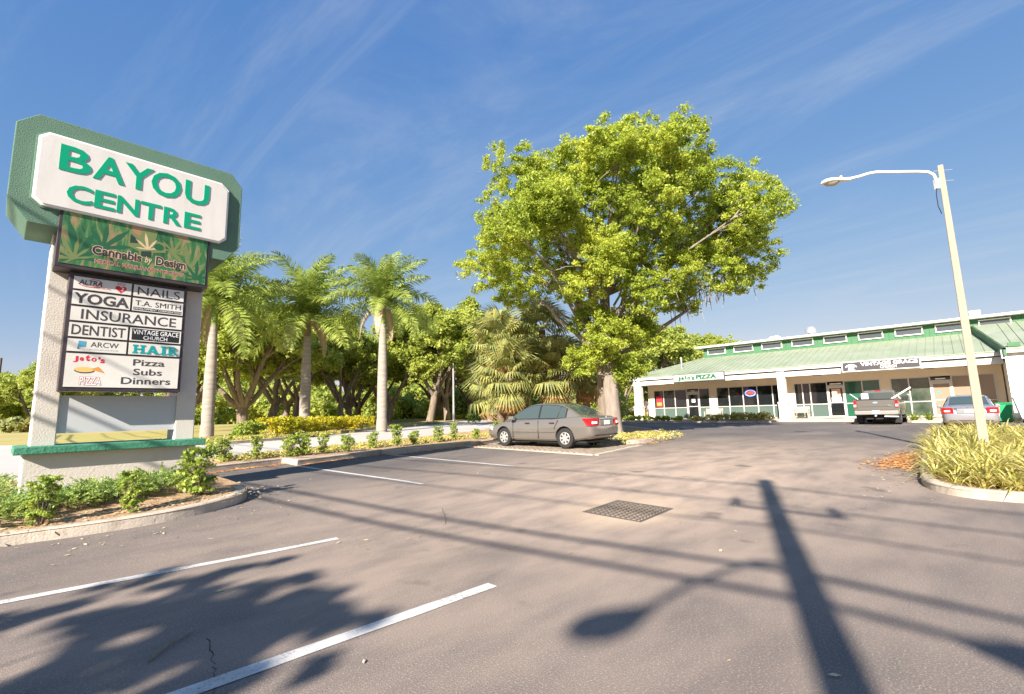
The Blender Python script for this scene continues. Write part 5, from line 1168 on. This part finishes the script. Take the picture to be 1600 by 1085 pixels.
# ---------------------------------------------------------------- palms
def frond_mesh(seed, L, droop, mat, n=95, width=.68, dead=False):
    rng = random.Random(seed); V = []; pts = []
    for i in range(n+1):
        t = i/n; x = L*(t-.10*t*t*droop); z = L*(.55*t-(.42+.5*droop)*t*t); pts.append(Vector((x, 0, z)))
    for i in range(3, n):
        t = i/n; p = pts[i]; d = (pts[i+1]-pts[i-1]).normalized(); wl = width*L*.30*(math.sin(math.pi*min(1, .12+.88*t))**.6+.10)
        for s_ in (-1, 1):
            side = Vector((0, s_, 0)); upv = d.cross(side)*s_; el = rng.uniform(-.5, .75); dir_ = (side*.85+d*.45+upv*el*(0 if dead else 1)).normalized(); L2 = wl*rng.uniform(.85, 1.1); w = .023*L**.3
            a = p; b = p+dir_*L2*.5; c = b+(dir_*.75+Vector((0, 0, -.5-(.9 if dead else 0)))).normalized()*L2*.5
            V += [a-d*w*.5, a+d*w*.5, b+d*w, b-d*w, b-d*w, b+d*w, c+d*w*.1, c-d*w*.1]
    me = quads('frond', np.array([tuple(v) for v in V]), mat)
    return me, pts
def fr_obj(me, parent, loc, az, tilt, scale=1., name='frond'):
    o = link(name, me, parent); o.location = loc; o.rotation_euler = (0, tilt, az); o.scale = (scale,)*3; return o
FR = [frond_mesh(s, 3.9, d, M['leaf_palm'])[0] for s, d in ((1, .40), (2, .70), (3, 1.0))]; FD = [frond_mesh(s, 2.6, 1.3, M['leaf_dead'], 70, .7, True)[0] for s in (5, 6)]
def royal_palm(x, y, zt, r, lab, seed, shaft='crownshaft', sc=1.):
    rnd = random.Random(seed); z = g(x, y)+.1; root = empty('royal_palm', (x, y, z), label=lab, cat='palm tree', group='royal palms beside the road'); h = zt-z
    m = MB(); prof = []
    n = 26
    for i in range(n+1):
        t = i/n; rr = r*(1.22-.9*t*.35 if t < .1 else 1.05+.10*math.sin(t*3.0)-.38*t**2); prof += [(rr, h*t-.15*(i == 0)), (rr*.985, h*t+.012)]
    m.lathe(prof, 14); m.build('trunk', M['palm_bark'], root, smooth=True)
    m = MB(); m.tube([(0, 0, h-.02), (0, 0, h+.6), (.02, 0, h+1.3), (.03, 0, h+1.75)], [r*.70, r*.62, r*.42, r*.2], 12); m.build('crownshaft', M[shaft], root, smooth=True)
    top = (.02, 0, h+1.45)
    for k in range(24):
        az = k*2.39996; lay = k/24; tilt = R(-72+lay*98+rnd.uniform(-8, 8)); fr_obj(rnd.choice(FR), root, (top[0], top[1], top[2]-lay*.35), az, tilt, sc*rnd.uniform(.85, 1.08))
    for k in range(3): fr_obj(rnd.choice(FD), root, (0, 0, h+1.0), k*1.6+rnd.uniform(0, 1), R(14+rnd.uniform(0, 22)), sc*rnd.uniform(.7, .95), 'dead_frond')
    return root
royal_palm(7.35, 28.1, 6.35, .27, 'royal palm right behind the sign, its trunk beside the right pillar', 3, sc=1.1)
royal_palm(12.7, 29.0, 6.4, .285, 'royal palm behind the yellow hedge, its upper stem brown', 4, 'crownshaft_brown', 1.08)
royal_palm(15.7, 25.25, 7.0, .27, 'royal palm at the road kerb by the end of the yellow hedge', 7, sc=1.05)

def fan_mesh(seed, mat, dead=False, n=26, L=.85):
    rng = random.Random(seed); V = []; pet = 0.75
    # petiole as a thin strip, then leaflets fanned around its tip
    V += [Vector((0, -.018, 0)), Vector((0, .018, 0)), Vector((pet, .012, -.03)), Vector((pet, -.012, -.03))]
    tip = Vector((pet, 0, -.03))
    for i in range(n):
        a = R(-125+250*i/(n-1)); d = Vector((math.cos(a), math.sin(a), .18*math.cos(2*a))).normalized(); L1 = L*rng.uniform(.85, 1.1)*(1-.2*abs(a)/2.2); nrm = Vector((-d.y, d.x, 0)).normalized()*.034
        b = tip+d*L1*.55; c = b+(d*(.5 if not dead else .15)+Vector((0, 0, -.55 if not dead else -1.))).normalized()*L1*.5
        V += [tip-nrm*.3, tip+nrm*.3, b+nrm, b-nrm, b-nrm, b+nrm, c+nrm*.1, c-nrm*.1]
    return quads('fan', np.array([tuple(v) for v in V]), mat)
FAN = [fan_mesh(1, M['leaf_sabal']), fan_mesh(2, M['leaf_sabal'])]; FAND = [fan_mesh(3, M['leaf_sabal_dead'], True), fan_mesh(4, M['leaf_sabal_dead'], True)]
def sabal(x, y, h, lab, seed, dead=14, live=34, s=1.35):
    rnd = random.Random(seed); z = g(x, y)+.1; root = empty('cabbage_palm', (x, y, z), label=lab, cat='palm tree', group='cabbage palms behind the sedan')
    m = MB(); m.tube([(0, 0, -.2), (.03, .02, h*.4), (0, 0, h)], [.24, .2, .19], 12); m.build('trunk', M['sabal_bark'], root, smooth=True)
    for k in range(live):
        lay = k/live; o = fr_obj(rnd.choice(FAN), root, (0, 0, h+.15-.25*lay), k*2.39996, R(-78+lay*130+rnd.uniform(-8, 8)), s*rnd.uniform(.85, 1.15))
    for k in range(dead): fr_obj(rnd.choice(FAND), root, (0, 0, h-.15-.5*rnd.random()), k*2.39996+.5, R(48+rnd.uniform(0, 30)), s*rnd.uniform(.8, 1.1), 'dead_frond')
sabal(18.9, 18.4, 5.1, 'tall cabbage palm left of the pair behind the sedan', 1, 16); sabal(20.5, 16.6, 5.6, 'tall cabbage palm nearest the oak trunks', 2, 18)
sabal(18.6, 17.4, 3.1, 'low cabbage palm with drooping yellowed fans behind the sedan bonnet', 3, 16, 34, 1.45); sabal(20.3, 15.6, 3.2, 'low cabbage palm right behind the sedan roof', 4, 14, 34, 1.4); sabal(22.5, 15.2, 3.3, 'shaded cabbage palm between the oak trunks and the low palms', 5, 6, 30, 1.4)
sabal(21.0, 20.6, 2.5, 'small arching cabbage palm beside the road behind the others', 8, 3, 26, 1.5)

# ---------------------------------------------------------------- shrubs
def shrub_proto(seed, h, w, mat, n=30, size=.075, per=26):
    rnd = random.Random(seed); rng = np.random.default_rng(seed); m = MB(); C = []; Rr = []
    for i in range(n):
        a = rnd.uniform(0, 6.28); r = w*math.sqrt(rnd.random())*.8; z = h*(.10+.86*rnd.random()); r *= .55+.45*math.sin(min(1, z/h)*2.6)
        c = Vector((r*math.cos(a), r*math.sin(a), z)); C.append(tuple(c)); Rr.append(w*.30*rnd.uniform(.7, 1.2))
        m.tube(bez((rnd.uniform(-.03, .03), rnd.uniform(-.03, .03), -.03), c, (0, 0, .1*h), 4), [.007, .006, .005, .004, .002], 4)
    return m.mesh('stem', M['bark'], smooth=True), quads('foliage', leaves(rng, C, Rr, per, size, up=.6, shell=.15), mat)
SP = [shrub_proto(31, .85, .33, M['leaf_shrub'], 60, .06, 34), shrub_proto(32, .95, .28, M['leaf_shrub'], 60, .06, 32), shrub_proto(33, .75, .34, M['leaf_shrub'], 60, .06, 34)]
def shrub(k, x, y, s, rz, label, group, dz=.11, zfn=g):
    root = empty('shrub', (x, y, zfn(x, y)+dz), rz, label=label, cat='shrub', group=group); root.scale = (s, s, s); link('stem', SP[k][0], root); link('foliage', SP[k][1], root)
row = [(4.27, 14.3, 1.08), (4.91, 14.35, .9), (5.75, 14.3, .95), (6.2, 14.2, .98), (6.9, 14.1, .92), (7.6, 14.15, .95), (8.85, 14.6, .85), (9.75, 14.6, .85), (10.7, 14.8, .85), (11.9, 15.1, .85), (13.2, 15.6, .8), (13.7, 14.9, .85), (14.9, 15.1, .85), (16.2, 16.2, .8)]
_sr = random.Random(8)
for i, (x, y, s) in enumerate(row): shrub(i % 3, x+_sr.uniform(-.12, .12), y+_sr.uniform(-.1, .15), s*.88*_sr.uniform(.8, 1.12), i*1.3, f'leafy shrub in the roadside strip, {ORD[i]} from the sign', 'shrubs in the roadside strip')
shrub(1, .47, 8.36, .66, .4, 'yellow-green shrub near the kerb at the left foot of the sign', 'shrubs before the sign', .10, mound); shrub(1, 1.33, 8.3, .62, 2.1, 'thin shrub near the kerb before the middle of the sign', 'shrubs before the sign', .10, mound); shrub(0, 2.22, 8.75, .98, 1.1, 'tallest shrub at the rounded end of the sign island', 'shrubs before the sign', .10, mound)
def juniper(seed, x, y, rx, ry, h, lab):
    rng = np.random.default_rng(seed); rnd = random.Random(seed); V = []
    for i in range(170):
        a = rnd.uniform(0, 6.28); r = math.sqrt(rnd.random()); px, py = rx*r*math.cos(a)*.8, ry*r*math.sin(a)*.8; b = a+rnd.uniform(-.8, .8); L = rnd.uniform(.16, .32); d = Vector((math.cos(b), math.sin(b), rnd.uniform(.15, .75))).normalized()
        q = Vector((px, py, h*(.25+.65*(1-r*r))*rnd.uniform(.5, 1.05)))
        for j in range(16):
            t = j/15; p = q+d*L*t
            for _ in range(2):
                e = (d*.8+Vector((rnd.gauss(0, .6), rnd.gauss(0, .6), rnd.gauss(.15, .5)))).normalized()*.045*(1.25-t*.6); n_ = e.cross(Vector((rnd.gauss(0, 1), rnd.gauss(0, 1), rnd.gauss(0, 1)))).normalized()*.008
                V += [p-n_, p+n_, p+e+n_*.4, p+e-n_*.4]
    root = empty('juniper', (x, y, mound(x, y)+.10), label=lab, cat='shrub', group='spreading junipers around the sign')
    link('foliage', quads('foliage', np.array([tuple(v) for v in V]), M['leaf_juniper']), root)
    m = MB()
    for k in range(6): a = k*1.05; m.tube([(0, 0, -.02), (rx*.3*math.cos(a), ry*.3*math.sin(a), h*.3), (rx*.7*math.cos(a), ry*.7*math.sin(a), h*.45)], [.014, .01, .005], 5)
    m.build('stem', M['bark'], root)
for i, (x, y, rx, ry, h, l) in enumerate(((-.25, 9.6, .75, .8, .42, 'dense juniper at the left edge beside the sign base'), (.05, 8.95, .55, .5, .30, 'low juniper at the left edge by the kerb'), (.75, 9.3, .50, .5, .26, 'spreading juniper before the left half of the sign base'), (1.25, 9.35, .5, .5, .28, 'spreading juniper before the middle of the sign base'), (1.85, 9.5, .55, .5, .33, 'spreading juniper before the right half of the sign base'), (-.5, 11.5, .9, .9, .4, 'juniper behind the left corner of the sign base'))): juniper(50+i, x, y, rx, ry, h, l)

def hedge(pts, h, w, mat, lab, seed, n):
    rng = np.random.default_rng(seed); rnd = random.Random(seed); C = []; P_ = [Vector((*p, 0)) for p in pts]; c0 = P_[len(P_)//2]; zb = g(c0.x, c0.y)+.12
    for i in range(n):
        k = rnd.randrange(len(P_)-1); p = P_[k].lerp(P_[k+1], rnd.random()); a = rnd.uniform(0, 6.28); C.append((p.x-c0.x+w*.42*math.cos(a), p.y-c0.y+w*.42*math.sin(a), h*rnd.uniform(.15, .88)))
    root = empty('hedge', (c0.x, c0.y, zb), label=lab, cat='hedge'); link('foliage', quads('foliage', leaves(rng, C, [w*.19]*n, 42, .10, up=.5, shell=.2), M[mat]), root)
    m = MB()
    for i in range(24): k = rnd.randrange(len(P_)-1); p = P_[k].lerp(P_[k+1], rnd.random())-c0; m.tube([(p.x, p.y, -.03), (p.x+rnd.uniform(-.1, .1), p.y+rnd.uniform(-.1, .1), h*.6)], [.02, .01], 5)
    m.build('stems', M['bark'], root)
hedge([(8.9, 24.3), (11.2, 25.2), (13.2, 26.5), (15.4, 26.4)], .92, 1.1, 'leaf_yellow', 'clipped golden-yellow hedge along the far kerb between the palms', 61, 300)
hedge([(7.9, 24.9), (8.9, 25.7)], .8, .9, 'leaf_shrub', 'short green hedge at the left end of the yellow hedge', 62, 60)
def low_bush(x, y, r, h, mat, lab, seed, n=40, size=.08):
    rng = np.random.default_rng(seed); rnd = random.Random(seed); C = [(r*.8*math.sqrt(rnd.random())*math.cos(a), r*.8*math.sqrt(rnd.random())*math.sin(a), h*rnd.uniform(.2, .85)) for a in [rnd.uniform(0, 6.28) for _ in range(n)]]
    root = empty('bush', (x, y, g(x, y)+.11), label=lab, cat='bush'); link('foliage', quads('foliage', leaves(rng, C, [r*.22]*n, 30, size, up=.5), M[mat]), root)
    m = MB()
    for k in range(5): m.tube([(0, 0, -.03), (r*.4*math.cos(k*1.3), r*.4*math.sin(k*1.3), h*.6)], [.015, .006], 4)
    m.build('stem', M['bark'], root)
low_bush(27.5, 29.8, .9, .85, 'leaf_shrub', 'round clipped bush beyond the road behind the sedan', 71, 60, .12)
low_bush(1.6, 62, 1.8, 1.3, 'leaf_sabal', 'low spiky clump on the lawn left of the sign pillar', 72, 50, .4)
low_bush(35.5, 23.8, 1.3, 2.4, 'leaf_far', 'leafy bush between the big oak trunk and the shop column', 73, 110, .14)
low_bush(33.2, 22.6, 1.0, 1.3, 'leaf_shrub', 'low bush beside the drive behind the oak trunk', 74, 70, .12)
low_bush(32.2, 19.3, 1.5, 2.6, 'leaf_far', 'rounded bush showing just right of the oak trunk', 75, 130, .14)
low_bush(39.5, 26.0, 2.2, 4.2, 'leaf_far', 'tall bush at the left end of the shop roof', 76, 170, .18)
for i_, (x_, y_, r_, h_, l_) in enumerate(((-1.2, 86, 3.4, 4.2, 'leafy thicket at the far left edge of the lawn'), (3.6, 88, 4.2, 7.2, 'tall leafy thicket behind the left sign pillar'), (9.5, 90, 4.0, 5.5, 'leafy thicket seen beneath the sign panel'))): low_bush(x_, y_, r_, h_, 'leaf_far', l_, 90+i_, 240, .42)
low_bush(46.5, 26.3, 2.2, 4.6, 'leaf_far', 'tall bush filling the gap left of the shop column', 77, 190, .2)
low_bush(59, 33, 4.5, 8.5, 'leaf_far', 'tall thicket far behind the left end of the shops', 78, 260, .4)
# plants along the shop walk
bed = [(37.2, 21.4, .35), (37.0, 20.2, .42), (37.2, 18.9, .36), (37.1, 17.6, .40), (37.2, 16.3, .34), (37.1, 14.9, .38), (37.3, 13.2, .45), (37.2, 12.2, .55), (37.2, 11.2, .55), (37.3, 10.2, .55)]
def tuft_proto(seed, n, L, w, mat, droop=.6):
    rnd = random.Random(seed); V = []
    for i in range(n):
        a = rnd.uniform(0, 6.28); el = rnd.uniform(.5, 1.35); r0 = rnd.uniform(0, .07); p = Vector((r0*math.cos(a), r0*math.sin(a), 0)); l = L*rnd.uniform(.6, 1.1); wv = w*rnd.uniform(.7, 1.2); side = Vector((-math.sin(a), math.cos(a), 0)); v = Vector((math.cos(a)*math.cos(el), math.sin(a)*math.cos(el), math.sin(el))); segs = 4; ww = [.6, 1., .9, .6, .08]
        pts = [p]
        for k in range(segs): pts.append(pts[-1]+v*l/segs); v = (v+Vector((math.cos(a)*.18, math.sin(a)*.18, -droop*rnd.uniform(.3, .7)))).normalized()
        for k in range(segs): V += [pts[k]-side*wv*ww[k], pts[k]+side*wv*ww[k], pts[k+1]+side*wv*ww[k+1], pts[k+1]-side*wv*ww[k+1]]
    return np.array([tuple(q) for q in V])
def tuft_obj(name, x, y, z, V, mat, **k): o = link(name, quads(name, V, mat), **k); o.location = (x, y, z); return o
for i, (x, y, h) in enumerate(bed): tuft_obj('lily_clump', x, y, g(x, y)+.1, leaves(np.random.default_rng(80+i), [(random.Random(i*40+j).gauss(0, h*.55), random.Random(i*40+j+900).gauss(0, h*.8), h*random.Random(i*40+j+1800).uniform(.25, .95)) for j in range(16)], [h*.4]*16, 42, .17, up=.9), M['leaf_flax' if i > 4 else 'leaf_shrub'], label=f'leafy clump in the bed before the pizzeria, {ORD[i]} from its left end', cat='plant', group='clumps along the shop bed')
for i, (x, y) in enumerate(((37.3, 1.9), (37.3, 1.2))): tuft_obj('lily_clump', x, y, g(x, y)+.1, tuft_proto(95+i, 70, .9, .022, None), M['leaf_shrub'], label=('strappy clump right beside the pickup' if i == 0 else 'strappy clump in the bed between pickup and lamp post'), cat='plant', group='clumps beside the pickup')
# variegated flax lily filling the lamp-post island: one mass
def flax():
    rnd = random.Random(9); P_ = [tuft_proto(200+i, 34, .72, .0135, None, .75) for i in range(10)]; out = []
    for _ in range(900):
        x = 10.05+13.4*rnd.random()**1.35; ymax = .42-.05*max(0, 10.9-x)*8+.02*(x-11); y = ymax-rnd.random()**.9*(4.2+.25*(x-10)); 
        if (x-10.9)**2/1.0+(y+.3)**2/.6 > 1 and x < 10.4 and y > -.2: continue
        V = P_[rnd.randrange(10)]; a = rnd.uniform(0, 6.28); s = rnd.uniform(.75, 1.2)*(1 if x > 10.5 else .8); ca, sa = math.cos(a)*s, math.sin(a)*s
        out.append(np.stack([V[:, 0]*ca-V[:, 1]*sa+x, V[:, 0]*sa+V[:, 1]*ca+y, V[:, 2]*s+g(x, y)+.10], 1))
    link('flax_lily', quads('flax_lily', np.concatenate(out), M['leaf_flax']), label='dense variegated yellow-green flax lily filling the lamp post island', cat='ground cover', kind='stuff')
flax()
def scatter(name, lab, mat, spots, size, seed, dz=.012):
    rng = random.Random(seed); V = []
    for (x0, y0, sx, sy, n, extra) in spots:
        for _ in range(n):
            x = rng.gauss(x0, sx); y = rng.gauss(y0, sy); z = g(x, y)+dz+extra; a = rng.uniform(0, 6.28); s = size*rng.uniform(.5, 1.3); u = Vector((math.cos(a)*s, math.sin(a)*s, rng.uniform(-.25, .25)*s)); v = Vector((-math.sin(a)*s*.4, math.cos(a)*s*.4, rng.uniform(-.1, .2)*s)); c = Vector((x, y, z)); V += [c-u, c-v, c+u, c+v]
    link(name, quads(name, np.array([tuple(q) for q in V]), M[mat]), label=lab, cat='leaf litter', kind='stuff')
sp = [(14.3, .95, .9, .16, 900, 0), (13.0, 1.05, .55, .24, 700, 0)]
for i in range(26): t = i/25; sp.append((3.2+2.2*t, 12.95+.5*t, .12, .07, 26, 0))
for i in range(26): t = i/25; sp.append((5.6+2.8*t, 12.68+.72*t, .12, .06, 26, 0)); sp.append((8.6+3.4*t, 12.92+.6*t, .14, .06, 24, 0))
sp += [(12.1, 12.9, .25, .3, 80, .02), (16.2, 8.2, .6, .12, 160, 0), (35.9, 15, .2, 3, 200, 0), (34.6, 4.7, .2, .2, 80, 0), (38.0, 1.4, .5, .5, 60, 0)]
scatter('leaf_litter', 'orange-brown leaf litter swept against the kerbs', 'leaf_litter', sp, .045, 3)
scatter('fallen_leaves', 'pale dry leaves scattered over the asphalt', 'leaf_pale', [(5, 4.5, 4, 3, 80, 0), (9, 3, 3, 2, 60, 0), (2, 7.5, 1.5, .3, 60, 0), (10.2, 1.0, .8, .25, 30, 0)], .028, 4)
scatter('bed_litter', 'dry leaves lying on the sign island and the tree island', 'leaf_pale', [(1.2, 8.5, .9, .2, 500, .135), (2.4, 9.0, .35, .4, 250, .13), (17.5, 9.6, 1.2, .6, 500, .13), (8, 14.4, 4, .5, 700, .125)], .035, 6)
# low groundcover on the tree island and the strip
def ground_cover():
    rng = np.random.default_rng(17); C = []
    for _ in range(240): x = rng.normal(17.6, 1.3); y = rng.normal(9.6, .55); C.append((x, y, g(x, y)+.15))
    for _ in range(420): x = rng.uniform(4, 18); y = 14.9+(x-4)*.13+rng.normal(0, .45); C.append((x, y, g(x, y)+.15))
    for _ in range(500): t = rng.random(); x = 5+7*t+rng.normal(0, .5); y = 23.9+rng.normal(0, .35)+(.12*(x-5) if x > 7 else (7-x)*.5); C.append((x, y, g(x, y)+.16))
    for _ in range(260): x = rng.uniform(17, 27); y = 29.6+(x-18)*.53+rng.normal(0, .4); C.append((x, y, g(x, y)+.15))
    C = [c for c in C if True]
    link('ground_cover', quads('ground_cover', leaves(rng, C, [.16]*len(C), 26, .075, up=.7), M['leaf_flax']), label='low yellow-green ground cover on the strips beside road and lot', cat='ground cover', kind='stuff')
ground_cover()
def flowers():
    rng = np.random.default_rng(23); C = []
    for _ in range(560):
        t = rng.random(); x = 36+17*t+rng.normal(0, .8); y = 46-17*t+rng.normal(0, .8); C.append((x, y, g(x, y)+.22+rng.random()*.2))
    link('yellow_ground_cover', quads('yellow_ground_cover', leaves(rng, C, [.45]*len(C), 24, .16, up=.7), M['leaf_yellow']), label='sunlit yellow ground cover on the floor of the wood', cat='ground cover', kind='stuff')
flowers()

def fallen_twig():
    m = MB(); z = g(.9, 3.75)+.012; m.tube([(.72, 3.62, z), (.86, 3.78, z+.006), (1.0, 3.87, z)], [.006, .007, .004], 5)
    m.build('twig', M['bark'], label='thin dry twig lying in the leafy shadow on the near stall', cat='twig')
fallen_twig()
